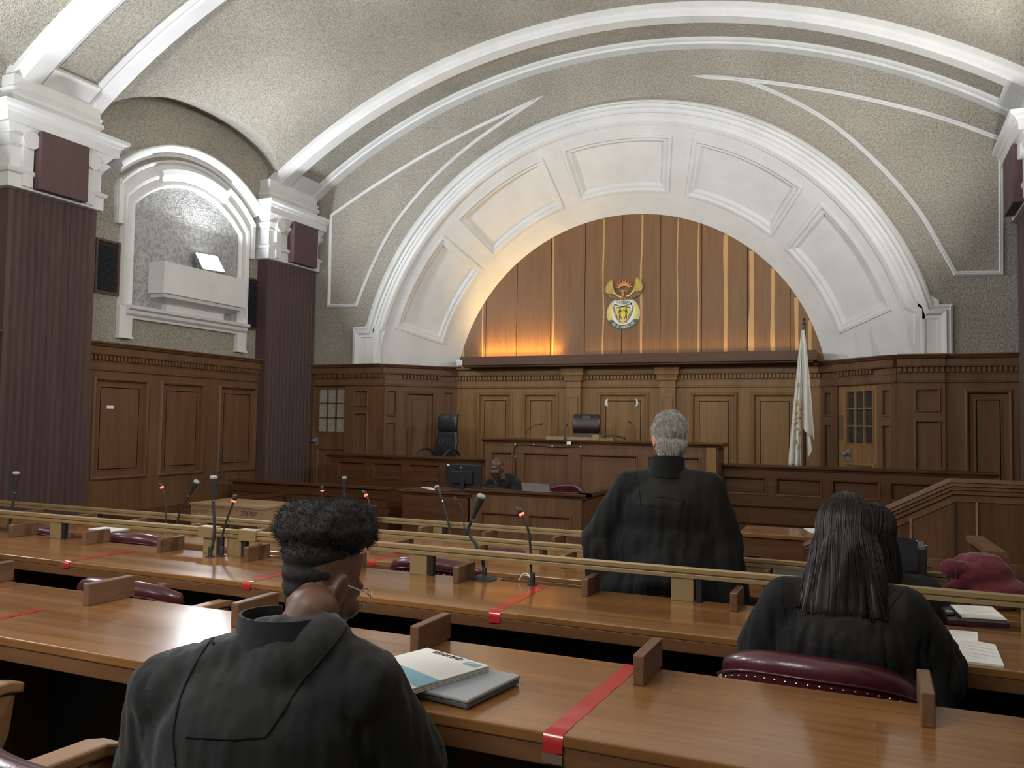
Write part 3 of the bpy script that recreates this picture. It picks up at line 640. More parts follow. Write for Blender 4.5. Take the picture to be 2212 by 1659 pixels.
# ------------------------------------------------------------------ desk rows
H1, H2, H3, H4 = 0.75, 0.67, 0.59, 0.51
def desk(label, x0, x1, y0, y1, z, fz, divs, rail=None, legs=(), sockets=None, apron=0.075):
    root = thing('bench_desk', label, 'desk', ((x0+x1)/2, (y0+y1)/2, fz))
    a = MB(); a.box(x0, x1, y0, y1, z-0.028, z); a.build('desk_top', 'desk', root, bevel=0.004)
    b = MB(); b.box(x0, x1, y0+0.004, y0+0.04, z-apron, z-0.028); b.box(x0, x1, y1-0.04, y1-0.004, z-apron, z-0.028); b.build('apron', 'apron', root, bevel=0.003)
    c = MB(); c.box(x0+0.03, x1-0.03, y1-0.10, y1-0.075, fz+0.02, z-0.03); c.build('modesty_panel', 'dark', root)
    for lx in legs:
        l = MB(); l.box(lx-0.035, lx+0.035, y0+0.12, y1-0.10, fz, z-0.03); l.build('leg', 'darkwood_z', root)
    for dx, dy0, dy1, dh in divs:
        d = MB(); d.box(dx-0.016, dx+0.016, dy0, dy1, z-0.0005, z+dh); d.build('divider', 'block', root, bevel=0.004)
    if sockets:
        for sx, sw_ in sockets:
            s = MB(); s.box(sx-sw_/2, sx+sw_/2, y1-0.112, y1-0.10, z-0.2, z-0.085); s.build('socket', 'socketgrey', root, bevel=0.003)
    if rail:
        ry, rz, segs, posts, brackets = rail
        k = MB()
        for a0, a1 in segs:
            for (n0, n1, q0, q1) in ((ry-0.02, ry+0.02, rz-0.020, rz), (ry-0.012, ry+0.012, rz-0.028, rz-0.018), (ry-0.02, ry+0.02, rz-0.044, rz-0.026)): k.box(a0, a1, n0, n1, q0, q1)
            for q in range(3): k.box(a0, a1, ry-0.016+q*0.012, ry-0.010+q*0.012, rz-0.001, rz+0.002)
        kr = k.build('rail', 'brass', root, bevel=0.002)
        for px_ in posts:
            p = MB(); p.box(px_-0.05, px_+0.05, ry-0.012, ry+0.012, z, rz-0.04); p.build('post', 'brass', kr, bevel=0.002)
            p = MB(); p.box(px_+0.062, px_+0.088, ry-0.014, ry+0.014, z, rz-0.042); p.build('post_slot', 'black', kr, bevel=0.003)
        for bx_ in brackets:
            p = MB(); p.box(bx_-0.062, bx_+0.062, ry-0.03, ry+0.03, rz-0.055, rz+0.01); p.build('bracket', 'brass', kr, bevel=0.004)
    return root
M['socketgrey'] = mat('grey_socket', (0.05, 0.05, 0.05), 0.5)
desk('front bench desk with the exam pad, laptop and wide red tape', -6.6, 1.45, 1.793, 2.40, H1, 0.0,
     [(x, 2.215, 2.425, 0.082) for x in (0.110, -0.588, -1.283, -1.98, -2.686, -3.39)], legs=(-5.5, -3.0, -0.95, 1.2))
desk('second bench desk carrying the brass rail and the paired gooseneck microphones', -6.9, 1.45, 3.17, 3.785, H2, -0.08,
     [(x, 3.62, 3.805, 0.08) for x in (0.10, -0.552, -1.214, -1.872, -2.52, -3.17, -3.815, -4.43, -5.09, -5.75)],
     (3.75, 0.817, ((-6.9, -3.60), (-3.52, -3.31), (-3.23, 1.45)), (-4.83, -3.54, -3.36, -2.15, -0.795, 0.56), (-3.555, -3.255)), legs=(-4.6, -2.9, -0.48, 1.2), sockets=((-1.0, 0.1), (-0.89, 0.06)))
def rx(px, y, Y): return ony(px, y, Y).x
desk('third bench desk with brass rail, just beyond the standing man in the robe', -7.6, 0.62, 4.40, 4.90, H3, -0.16,
     [(x, 4.70, 4.915, 0.08) for x in (-0.55, -1.13, -1.715, -2.32, -2.88, -4.03, -4.63, -5.23, -5.83, -6.43)],
     (4.87, 0.711, ((-7.6, 0.49),), (-5.85, rx(792, 1150, 4.87), rx(1152, 1190, 4.87), -0.62, 0.44), ()), legs=(-6.2, -3.0, -0.4))
desk('fourth short bench desk with brass rail below the clerk enclosure', -4.75, -1.15, 5.60, 6.18, H4, WELL,
     [(x, 5.95, 6.19, 0.08) for x in (-3.42, -2.84, -2.25, -1.65)],
     (6.15, 0.625, ((-4.75, -1.17),), (rx(917, 1140, 6.15), rx(945, 1140, 6.15), -1.3), ()), legs=(-4.3, -2.9, -1.3))
# red tape strips across the desks
def tape(label, x, w_, y0, y1, z, front=0.055, skew=0.0, grey=False):
    root = thing('tape_strip', label, 'tape', (x, (y0+y1)/2, z), group=None)
    n = 14; mb = MB()
    L = [(x-w_/2+skew*k/n+0.0015*math.sin(k*2.1), y0+(y1-y0)*k/n, z+0.0009+0.0004*math.sin(k*1.7)) for k in range(n+1)]
    R_ = [(p[0]+w_+0.0012*math.sin(k*3), p[1], p[2]) for k, p in enumerate(L)]
    L = [(x-w_/2-0.002, y0-0.0016, z-front), (x-w_/2, y0-0.0018, z-front*0.5)]+L; R_ = [(x+w_/2-0.001, y0-0.0016, z-front*0.94), (x+w_/2, y0-0.0018, z-front*0.5)]+R_
    mb.loft([L, R_], cap=False, closed=False); mb.build('strip', 'redtape', root, smooth='all')
    if grey:
        g = MB(); g.box(x-w_/2-0.003, x+w_/2-0.001, y0-0.0016, y0-0.0004, z-front-0.022, z-front); g.build('clear_end', 'cleartape', root)
    return root
M['cleartape'] = mat('clear_tape', (0.16, 0.11, 0.08), 0.3)
tape('wide red tape strip across the front desk beside the laptop', -0.672, 0.047, 1.793, 2.398, H1, 0.045, 0.02, True)
tape('red tape strip across the front desk before the wooden divider over the empty chair', -2.77, 0.030, 1.793, 2.11, H1, 0.03, 0.0)
tape('red tape strip on the second desk beside the microphone with the red ring', -1.455, 0.05, 3.17, 3.783, H2, 0.05, -0.02)
tape('red tape strip on the second desk at the floodlit end, its fold curling away', -4.0, 0.045, 3.17, 3.60, H2, 0.035, 0.02)
tape('red tape strip on the second desk behind the ear of the seated woman', -2.765, 0.045, 3.17, 3.60, H2, 0.035, 0.0)
tape('red tape strip on the third desk past the seated woman\'s hair', -2.86, 0.045, 4.40, 4.90, H3, 0.035, 0.0)
tape('faint red tape strip on the fourth desk near the black gooseneck pair', -3.75, 0.045, 5.60, 6.05, H4, 0.03, 0.0)
tape('faint red tape strip on the fourth desk before the standing man', -2.05, 0.045, 5.60, 6.05, H4, 0.03, 0.0)

# ------------------------------------------------------------------ chairs
def tub_chair(label, loc, rz, m='burgundy', studs=True, arms=True):
    """low-backed leather chair at the origin facing +Y; returned as a thing moved into place"""
    root = thing('leather_chair', label, 'chair', group='burgundy tub chairs')
    s = MB(); pts = []
    for k in range(28):
        t = 2*PI*k/28; c, q = math.cos(t), math.sin(t); pts.append((0.25*math.copysign(abs(c)**0.55, c), 0.24*math.copysign(abs(q)**0.55, q)))
    s.loft([[(x*f, y*f, z) for x, y in pts] for z, f in ((0.40, 0.90), (0.405, 0.97), (0.43, 1.0), (0.455, 0.99), (0.472, 0.90), (0.478, 0.6), (0.48, 0.1))]); s.build('seat', m, root, smooth=True, angle=60)
    b = MB(); rings = []; n = 22
    for k in range(n+1):
        u = -1+2*k/n; a = u*0.92; hx = 0.27*math.sin(a)/math.sin(0.92); hy = -0.25+0.16*(1-math.cos(a))/(1-math.cos(0.92))
        zt = 0.825-0.075*abs(u)**2.6; zb = 0.46; nx, ny = math.sin(a), -math.cos(a)
        th = 0.032*(1-0.55*abs(u)**8)
        prof = [(-0.6, zb), (-1, zb+0.05), (-1, zt-0.06), (-1.25, zt-0.038), (-1.3, zt-0.02), (-1.1, zt-0.003), (-0.2, zt+0.004), (0.8, zt-0.006), (1.25, zt-0.03), (1.1, zt-0.06), (1, zb+0.05), (0.6, zb)]
        rings.append([(hx-nx*th*o*-1, hy-ny*th*o*-1, z) for o, z in prof])
    b.loft(rings); bo = b.build('backrest', m, root, smooth=True, angle=70)
    if studs:
        st = MB()
        for k in range(1, 22):
            u = -1+2*k/22; a = u*0.92; hx = 0.27*math.sin(a)/math.sin(0.92); hy = -0.25+0.16*(1-math.cos(a))/(1-math.cos(0.92)); zt = 0.825-0.075*abs(u)**2.6
            st.ell((hx+math.sin(a)*0.034, hy-math.cos(a)*0.034, zt-0.072), (0.0045, 0.0045, 0.0045), 8, 5)
        st.build('stud', 'chrome', bo, smooth='all')
        pp = MB(); path = []
        for k in range(23):
            u = -0.98+1.96*k/22; a = u*0.92; path.append((0.27*math.sin(a)/math.sin(0.92)+math.sin(a)*0.036, -0.25+0.16*(1-math.cos(a))/(1-math.cos(0.92))-math.cos(a)*0.036, 0.825-0.075*abs(u)**2.6-0.055))
        pp.tube(path, 0.005, 6); pp.build('piping', m, bo, smooth='all')
    if arms:
        for sx in (-1, 1):
            a = MB(); a.loft([[(sx*(0.275+w*0.030), y, z+q*0.016) for w, q in ((-1, -1), (1, -1), (1, 1), (-1, 1))] for y, z in ((-0.16, 0.655), (0.0, 0.665), (0.18, 0.66), (0.235, 0.645))])
            a.build('armrest', 'armwood', root, bevel=0.006)
            p = MB(); p.loft([[(sx*(0.275+w*0.016), y+q*0.03, z) for w, q in ((-1, -1), (1, -1), (1, 1), (-1, 1))] for y, z in ((0.12, 0.42), (0.17, 0.52), (0.19, 0.645))]); p.build('arm_support', 'armwood', root, bevel=0.004)
    for sx in (-1, 1):
        for sy in (-1, 1):
            l = MB(); l.loft([[(sx*(0.20+o)+w*r, sy*(0.19+o)+q*r, z) for w, q in ((-1, -1), (1, -1), (1, 1), (-1, 1))] for z, o, r in ((0.0, 0.03, 0.014), (0.41, 0.0, 0.022))]); l.build('leg', 'darkwood_z', root, bevel=0.003)
    root.location = loc; root.rotation_euler = (0, 0, rz)
    return root
def backtop(px, py, Yb): p = ony(px, py, Yb); return (p.x, Yb+0.25, p.z-0.826)
CH = tub_chair('studded burgundy leather chair behind the long-haired woman at the second desk', (-0.165, 2.89, -0.055), math.radians(-4))
CH.scale = (1.04, 1, 1.0)
def ch(px, py, Yb, rz, label, sx=0.0):
    p = backtop(px, py, Yb); o = dup(CH, p, rz, label); FL = 0.0 if p[1] < 2.8 else -0.08 if p[1] < 4.02 else -0.16 if p[1] < 5.2 else WELL
    s = (p[2]+0.826-FL)/0.826; o.location.z = FL; o.scale = (1, 1, s); return o
dup(CH, (-1.37, 1.275, 0), 0.0, 'burgundy leather chair under the seated woman with the curly updo').scale = (1.24, 1, 1)
dup(CH, (-2.60, 1.44, 0), math.radians(8), 'wooden-armed burgundy chair cut off at the bottom corner below the front desk')
ch(225, 1250, 2.66, 0.08, 'empty burgundy chair whose glossy top shows behind the front desk divider')
ch(912, 1203, 3.98, 0.06, 'maroon chair tucked behind the second desk beside the gooseneck microphones')
ch(52, 1131, 4.05, 0.08, 'dim maroon chair behind the second desk at the floodlit end')
ch(265, 1150, 4.05, 0.1, 'dark chair under the brass rail between the divider blocks at the floodlit end')
ch(1075, 1182, 5.2, 0.0, 'maroon chair back showing between the third and fourth desks')
ch(1220, 1046, 9.75, PI, 'burgundy chair beside the laptop in the clerk enclosure').location.y = 9.62

# ------------------------------------------------------------------ gooseneck microphones
def mic(label, kind, base, path, z, round_base=False, group=None):
    """kind 'foam': fat capsule with pale foam end; 'ring': slim head with a red light ring; 'thin': small plain head"""
    root = thing('gooseneck_microphone', label, 'microphone', (base[0], base[1], z), group=group)
    P = [Vector(p) for p in path]; sm = smoothpath(P, 7)
    d = (sm[-1]-sm[-3]).normalized(); tip = sm[-1]
    b = MB()
    if round_base: b.lathe([(0.0, 0), (0.066, 0), (0.066, 0.004), (0.05, 0.013), (0.022, 0.022), (0.0, 0.024)], 32, (base[0], base[1], z))
    else: b.lathe([(0.0, 0), (0.026, 0), (0.026, 0.004), (0.018, 0.006), (0.0, 0.006)], 24, (base[0], base[1], z))
    b.lathe([(0.012, 0), (0.012, 0.05), (0.010, 0.055), (0, 0.055)], 14, (base[0], base[1], z+0.004))
    b.build('base', 'mic', root, smooth=True, angle=30)
    r = 0.0085 if kind == 'foam' else 0.0062 if kind == 'ring' else 0.005
    nk = MB(); nk.tube(sm, r, 10); nk.build('neck', 'mic', root, smooth='all')
    if kind == 'foam':
        h = MB(); h.lathe([(0.0, -0.02), (0.010, -0.02), (0.012, 0.0), (0.016, 0.03), (0.021, 0.07), (0.0225, 0.10), (0.0, 0.10)], 18, tip, d); h.build('capsule', 'mic', root, smooth=True, angle=30)
        f = MB(); f.lathe([(0.0205, 0.0), (0.022, 0.012), (0.016, 0.018), (0.0, 0.02)], 18, tip+d*0.098, d); f.build('foam_tip', 'foam', root, smooth=True)
        c = MB(); c.lathe([(0.0, 0), (0.0115, 0.0), (0.0115, 0.008), (0.0, 0.008)], 14, tip-d*0.028, d); c.build('collar', 'chrome', root, smooth=True)
    elif kind == 'ring':
        g = MB(); g.lathe([(0.0, 0), (0.0125, 0.0), (0.014, 0.005), (0.0125, 0.010), (0.0, 0.010)], 16, tip-d*0.004, d); g.build('light_ring', 'redled', root, smooth=True)
        h = MB(); h.lathe([(0.0, 0.0), (0.013, 0.0), (0.0145, 0.012), (0.014, 0.024), (0.009, 0.034), (0.0, 0.038)], 16, tip+d*0.006, d); h.build('capsule', 'mic', root, smooth='all')
    else:
        h = MB(); h.lathe([(0.0, -0.01), (0.007, -0.01), (0.012, 0.01), (0.013, 0.035), (0.0, 0.045)], 14, tip, d); h.build('capsule', 'mic', root, smooth='all')
    return root
def micp(label, kind, pts, z, Y, rb=False, dy=0.0, yr=None, **k):
    """pts: neck traced from foot to head at depth Y (head may come forward by dy)"""
    b = onz(*pts[0], z)
    if yr: yc = min(max(b.y, yr[0]), yr[1]); b = ony(pts[0][0], pts[0][1], yc)
    path = [(b.x, b.y, z+0.02)]
    for i, (x, y) in enumerate(pts[1:]):
        path.append(tuple(ony(x, y, b.y+dy*(i+1)/(len(pts)-1))))
    return mic(label, kind, (b.x, b.y), path, z, rb, **k)
micp('black gooseneck microphone with grey-tipped capsule on a round base on the second desk', 'foam', [(1046, 1251), (1045, 1235), (1042, 1205), (1030, 1178), (1017, 1160), (1012, 1142), (1017, 1128), (1023, 1113)], H2, 3.7, True)
micp('slim black gooseneck microphone with glowing red ring beside the red tape on the second desk', 'ring', [(1150, 1263), (1147, 1230), (1146, 1190), (1142, 1150), (1134, 1125), (1127, 1111)], H2, 3.7)
micp('pale gooseneck microphone with tall capsule in front of the brass rail joint', 'foam', [(454, 1203), (459, 1180), (463, 1150), (463, 1120), (461, 1095), (461, 1072)], H2, 3.66)
micp('gooseneck microphone with red ring leaning beside the brass rail joint', 'ring', [(478, 1202), (478, 1178), (482, 1150), (491, 1120), (500, 1096), (505, 1082)], H2, 3.66)
micp('gooseneck microphone with pale foam top at the frame edge on the second desk', 'foam', [(19, 1150), (22, 1125), (26, 1100), (30, 1075), (32, 1056)], H2, 3.6)
micp('small gooseneck microphone with red ring on the third desk below the wainscot', 'ring', [(359, 1133), (359, 1110), (358, 1085), (355, 1065), (350, 1053)], H3, 4.8, yr=(4.5, 4.82))
micp('leaning gooseneck microphone with pale tip on the third desk before the marked table', 'foam', [(381, 1134), (386, 1115), (396, 1090), (407, 1072), (411, 1065)], H3, 4.8, yr=(4.5, 4.82))
micp('slender gooseneck microphone with red ring rising past the dark monitor', 'ring', [(800, 1150), (800, 1120), (799, 1095), (795, 1078), (791, 1070)], H3, 4.8, yr=(4.5, 4.82))
micp('gooseneck microphone with pale top seen over the curly updo', 'foam', [(745, 1160), (745, 1130), (744, 1100), (744, 1075), (744, 1060)], H4, 6.0, yr=(5.7, 6.10))
micp('gooseneck microphone with red ring seen over the curly updo', 'ring', [(696, 1160), (696, 1130), (695, 1100), (696, 1075), (696, 1060)], H4, 6.0, yr=(5.7, 6.10))
micp('grey gooseneck microphone leaning over the fourth desk', 'foam', [(973, 1155), (969, 1130), (962, 1105), (957, 1088), (953, 1077)], H4, 6.0, yr=(5.7, 6.10))
micp('thin dark gooseneck microphone curving over the fourth desk', 'thin', [(1003, 1155), (1002, 1130), (999, 1105), (994, 1090), (988, 1082)], H4, 6.0, yr=(5.7, 6.10))
wc = MB(); q = onz(1150, 1262, H2); wc.tube(smoothpath([Vector((q.x-0.012, q.y, H2+0.03)), Vector((q.x-0.03, q.y+0.01, H2+0.045)), Vector((q.x-0.06, q.y+0.02, H2+0.04)), Vector((q.x-0.085, q.y+0.03, H2+0.004))], 5), 0.003, 6)
tag(wc.build('white_cable', 'paper', smooth='all'), 'short white cable looping from the foot of the red-ringed microphone', 'cable')

# ------------------------------------------------------------------ things on the desks
def slab(c, ux, L, Wd, z0, z1, mb):
    c = Vector((c[0], c[1], 0)); ux = Vector((*ux, 0)).normalized(); uy = Vector((-ux.y, ux.x, 0))
    P = [c-ux*L/2-uy*Wd/2, c+ux*L/2-uy*Wd/2, c+ux*L/2+uy*Wd/2, c-ux*L/2+uy*Wd/2]
    i = mb.a([(p.x, p.y, z0) for p in P]+[(p.x, p.y, z1) for p in P]); mb.f += [tuple(i+k for k in f) for f in ((0, 3, 2, 1), (4, 5, 6, 7), (0, 1, 5, 4), (1, 2, 6, 5), (2, 3, 7, 6), (3, 0, 4, 7))]
    return Matrix(((ux.x, uy.x, 0, c.x), (ux.y, uy.y, 0, c.y), (0, 0, 1, z1), (0, 0, 0, 1)))
M['silver'] = mat('silver_plastic', (0.40, 0.43, 0.47), 0.38, metal=0.2)
M['bluepad'] = mat('blue_pattern', (0.22, 0.42, 0.54), 0.6)
_t = NT(M['bluepad']); _w = _t.n('ShaderNodeTexWave'); _w.inputs['Scale'].default_value = 55; _w.inputs['Distortion'].default_value = 1.5; _t.l(_t.co((1, 0.6, 1)), _w.inputs['Vector'])
_t.l(_t.ramp(_w.outputs['Fac'], [(0.3, (0.17, 0.37, 0.50)), (0.7, (0.32, 0.52, 0.62))]).outputs[0], _t.b.inputs['Base Color'])
lp_ = thing('laptop', 'closed silver laptop under the exam pad on the front desk', 'laptop', (-1.04, 1.97, H1))
ang = math.radians(82)
cx_, cy_ = -1.055, 1.985; ux = (math.cos(ang), math.sin(ang))
a = MB(); slab((cx_, cy_), ux, 0.245, 0.32, H1+0.002, H1+0.016, a); a.build('base', 'silverdark', lp_, bevel=0.004) if 'silverdark' in M else None
M['silverdark'] = mat('dark_silver', (0.13, 0.14, 0.15), 0.4, metal=0.2)
if not lp_.children: a.build('base', 'silverdark', lp_, bevel=0.004)
a = MB(); slab((cx_, cy_), ux, 0.25, 0.325, H1+0.016, H1+0.026, a); a.build('lid', 'silver', lp_, bevel=0.004)
pd = thing('exam_pad', 'worn white exam pad with blue pattern lying on the silver laptop', 'writing pad', (-1.08, 1.98, H1+0.026))
A_, B_, C_ = onz(925, 1405, 0.785), onz(1057, 1443, 0.785), onz(905, 1503, 0.785)
ea = (B_-A_); eb = (C_-A_); Lx, Ly = ea.length, 0.30; ex = ea.normalized(); ey = Vector((-ex.y, ex.x, 0))
if ey.dot(eb) > 0: ey = -ey
cc = A_+ex*(-0.0)+ex*Lx/2+(-ey if False else ey)*(-0.0)
dn = -ey if ey.dot(eb) < 0 else ey
dn = ey if ey.dot(eb) > 0 else -ey
dn = (eb-ex*eb.dot(ex)).normalized()
Lx = 0.25; o0 = B_-ex*Lx
def pq(u, v, z): p = o0+ex*u+dn*v; return (p.x, p.y, z)
a = MB()
for k in range(7):
    j = 0.0015*math.sin(k*2.3); i = a.a([pq(j, j, H1+0.0265+k*0.0022), pq(Lx+j, j, H1+0.0265+k*0.0022), pq(Lx+j, 0.3+j, H1+0.0265+k*0.0022), pq(j, 0.3+j, H1+0.0265+k*0.0022), pq(j, j, H1+0.0281+k*0.0022), pq(Lx+j, j, H1+0.0281+k*0.0022), pq(Lx+j, 0.3+j, H1+0.0281+k*0.0022), pq(j, 0.3+j, H1+0.0281+k*0.0022)])
    a.f += [tuple(i+q for q in f) for f in ((0, 3, 2, 1), (4, 5, 6, 7), (0, 1, 5, 4), (1, 2, 6, 5), (2, 3, 7, 6), (3, 0, 4, 7))]
a.build('pages', 'paper', pd)
zt = H1+0.0281+6*0.0022
a = MB(); a.poly([pq(0, 0, zt+0.0006), pq(Lx, 0, zt+0.0006), pq(Lx+0.002, 0.30, zt+0.0006), pq(0, 0.30, zt+0.0006)]); a.build('cover', 'paper', pd)
a = MB(); a.poly([pq(0.0, 0.165, zt+0.0012), pq(Lx*0.5, 0.17, zt+0.0012), pq(Lx, 0.185, zt+0.0012), pq(Lx, 0.262, zt+0.0012), pq(Lx*0.86, 0.255, zt+0.0012), pq(Lx*0.8, 0.285, zt+0.0012), pq(Lx*0.55, 0.28, zt+0.0012), pq(Lx*0.5, 0.298, zt+0.0012), pq(0, 0.295, zt+0.0012)]); a.build('blue_band', 'bluepad', pd)
a = MB(); a.poly([pq(Lx-0.065, 0.012, zt+0.0012), pq(Lx-0.012, 0.012, zt+0.0012), pq(Lx-0.012, 0.042, zt+0.0012), pq(Lx-0.065, 0.042, zt+0.0012)]); a.build('logo_patch', 'bluepad', pd)
Tt = frame3(pq(Lx*0.42, 0.018, zt+0.0016), ex, -dn); text('EXAM PAD', 0.024, Tt, 'ink', pd)
Tt = frame3(pq(Lx-0.038, 0.027, zt+0.0020), ex, -dn); text('SPS', 0.018, Tt, 'paper', pd)
# papers by the long-haired woman
def sheet(label, pts, z, th, m='paper', lines=0, name='paper_sheet'):
    P = [onz(x, y, z+th) for x, y in pts]; a = MB(); n = len(P)
    i = a.a([(p.x, p.y, z+0.0004) for p in P]+[(p.x, p.y, z+th) for p in P]); a.f.append(tuple(i+k for k in range(n))[::-1]); a.f.append(tuple(i+n+k for k in range(n)))
    for k in range(n): a.f.append((i+k, i+(k+1) % n, i+n+(k+1) % n, i+n+k))
    root = thing(name, label, 'paper', (P[0].x, P[0].y, z)); a.build('sheet', m, root)
    if lines:
        b = MB(); o, u, v = P[0], P[1]-P[0], P[3]-P[0]; r = random.Random(len(label))
        for k in range(lines):
            t = 0.12+0.76*k/lines; s0 = 0.08+0.1*r.random(); s1 = 0.5+0.42*r.random(); p = o+v*t; d = v.normalized()*0.0022
            b.poly([tuple(p+u*s0+Vector((0, 0, 0.0005))), tuple(p+u*s1+Vector((0, 0, 0.0005))), tuple(p+u*s1+d+Vector((0, 0, 0.0005))), tuple(p+u*s0+d+Vector((0, 0, 0.0005)))])
        b.build('writing', 'greyink', root)
    return root
M['greyink'] = mat('grey_writing', (0.38, 0.37, 0.36), 0.7)
fb = thing('document_folder', 'flat brown folder under the written papers beside the long-haired woman', 'folder', (0.33, 3.85, H2))
P = [onz(x, y, 0.692) for x, y in ((2030, 1306), (2146, 1311), (2181, 1347), (2048, 1338))]; a = MB(); a.loft([[(p.x, p.y, z) for p in P] for z in (H2+0.001, 0.692)]); a.build('folder', 'darkburg', fb, bevel=0.003)
sheet('white written sheet on the brown folder under the brass rail', [(2053, 1306), (2142, 1310), (2178, 1340), (2075, 1333)], 0.6925, 0.003, lines=7)
sheet('written pad of paper nearest the sleeve of the long-haired woman', [(2062, 1376), (2150, 1392), (2169, 1437), (2082, 1428)], H2, 0.008, lines=5)
sheet('small form sheet with a ruled table behind the written pad', [(2050, 1360), (2111, 1365), (2113, 1384), (2050, 1380)], H2, 0.002, lines=4)
ph = thing('phone', 'dark phone lying on the brown folder beside the pen', 'phone', (0.24, 3.8, 0.693)); P = [onz(x, y, 0.701) for x, y in ((2034, 1312), (2052, 1313), (2064, 1325), (2043, 1326))]; a = MB(); a.loft([[(p.x, p.y, z) for p in P] for z in (0.693, 0.701)]); a.build('body', 'black', ph, bevel=0.003)
P = [onz(x, y, 0.7015) for x, y in ((2043, 1318), (2057, 1319.5), (2058, 1321.5), (2044, 1320.5))]; a = MB(); a.poly([tuple(p) for p in P]); a.build('screen_glint', 'paper', ph)
pe = MB(); pe.tube([tuple(onz(2056, 1313, 0.699)), tuple(onz(2075, 1332, 0.699))], [0.004, 0.004], 8); tag(pe.build('pen', 'black', smooth=True), 'black pen between the phone and the written sheet', 'pen')
sheet('white paper on the side desk peeking past the long-haired woman', [(1736, 1141), (1760, 1141), (1770, 1152), (1752, 1150)], 0.62, 0.003)
_a, _b = ony(216, 1115, 4.66).x, ony(268, 1115, 4.66).x; bp_ = thing('paper_sheet', 'bright papers on the third desk at the floodlit end', 'paper', (_a, 4.66, H3)); a = MB(); a.box(_a, _b, 4.56, 4.76, H3+0.0005, H3+0.006); a.build('sheet', 'paper', bp_)
# burgundy cloth bag on the third desk end
def bag():
    root = thing('cloth_bag', 'burgundy cloth bag slumped at the end of the third desk', 'bag', (0.52, 4.72, H3))
    mb = MB(); Y = 4.72
    c = ony(2126, 1240, Y)
    mb.ell((0.47, Y, 0.735), (0.15, 0.11, 0.115), 20, 14); mb.ell((0.53, Y-0.02, 0.66), (0.155, 0.12, 0.085), 20, 14); mb.ell((0.40, Y-0.03, 0.72), (0.085, 0.085, 0.085), 16, 12)
    mb.cap((0.40, Y-0.05, 0.76), (0.345, Y-0.09, 0.775), 0.055, 0.032); mb.ell((0.335, Y-0.095, 0.775), (0.045, 0.035, 0.04), 14, 10); mb.cap((0.36, Y-0.10, 0.70), (0.31, Y-0.10, 0.685), 0.028, 0.016)
    me = remesh(mb, 0.008, 4)
    for v in me.vertices:
        p = v.co; f = noise.noise((p.x*9+p.z*5, p.y*9, p.z*14)); g = noise.noise((p.x*22, p.y*22, p.z*28+p.x*20)); v.co = p+v.normal*(0.018*f+0.008*g)
        if v.co.z < H3+0.001: v.co.z = H3+0.001
    o = putmesh(me, 'bag', 'bagcloth', root)
    s = o.modifiers.new('s', 'SMOOTH'); s.iterations = 2
    t = MB(); t.tube([(0.37, Y-0.09, 0.80), (0.352, Y-0.135, 0.77), (0.36, Y-0.12, 0.735)], 0.006, 6); t.build('drawstring', 'bagcloth', root, smooth='all')
M['bagcloth'] = cloth('burgundy_cloth', (0.11, 0.018, 0.028), 0.9, 0.2, 14, 0.5)
bag()
bf = thing('document_bag', 'black leather document bag standing beyond the long-haired woman', 'bag', (0.15, 4.72, H3))
a = MB(); a.loft([[(0.06, 4.66, H3+0.001), (0.235, 4.66, H3+0.001), (0.235, 4.78, H3+0.001), (0.06, 4.78, H3+0.001)], [(0.062, 4.66, 0.86), (0.232, 4.66, 0.86), (0.232, 4.78, 0.88), (0.062, 4.78, 0.90)]]); a.build('body', 'blackleather', bf, bevel=0.01)
a = MB(); a.loft([[(0.02, 4.655, 0.74), (0.19, 4.65, 0.74), (0.19, 4.657, 0.90), (0.03, 4.657, 0.915)], [(0.02, 4.659, 0.74), (0.19, 4.655, 0.74), (0.19, 4.662, 0.90), (0.03, 4.662, 0.915)]]); a.build('flap', 'blackleather', bf)
a = MB(); a.ell((0.186, 4.65, 0.893), (0.004, 0.004, 0.004), 8, 6); a.ell((0.228, 4.655, 0.872), (0.004, 0.004, 0.004), 8, 6); a.build('stud', 'chrome', bf, smooth='all')
nb = thing('notebook_stack', 'dark spiral-bound notebook with pale page edges lying behind the brass rail', 'notebook', (0.29, 4.73, H3))
a = MB(); a.box(0.245, 0.345, 4.66, 4.80, H3+0.001, H3+0.075); a.build('cover', 'black', nb, bevel=0.004)
a = MB(); r = random.Random(5)
for k in range(22):
    x = 0.248+k*0.0043; a.box(x, x+0.0013+0.0008*r.random(), 4.653, 4.661, H3+0.008, H3+0.03+0.04*r.random())
a.build('page_edge', 'paper', nb)
# table with pencilled numbers
tb = thing('small_table', 'pale wooden table with pencilled numbers on its apron below the floodlit wall', 'table', (-6.26, 7.14, WELL))
tx0, tx1, ty0, ty1, tz = -6.77, -5.77, 6.83, 7.43, 0.55
a = MB(); a.box(tx0, tx1, ty0, ty1, tz-0.022, tz); a.box(tx0+0.006, tx1-0.006, ty0+0.006, ty1-0.006, tz-0.035, tz-0.022); a.build('table_top', 'paletable', tb, bevel=0.003)
a = MB(); a.box(tx0+0.012, tx1-0.012, ty0+0.012, ty0+0.035, tz-0.15, tz-0.035); a.box(tx0+0.012, tx1-0.012, ty1-0.035, ty1-0.012, tz-0.15, tz-0.035); a.box(tx0+0.012, tx0+0.035, ty0+0.035, ty1-0.035, tz-0.15, tz-0.035); a.box(tx1-0.035, tx1-0.012, ty0+0.035, ty1-0.035, tz-0.15, tz-0.035); a.build('apron', 'paletable', tb)
for x in (tx0+0.05, tx1-0.05):
    for y in (ty0+0.05, ty1-0.05):
        a = MB(); a.box(x-0.032, x+0.032, y-0.032, y+0.032, WELL, tz-0.15); a.build('leg', 'paletable', tb, bevel=0.003)
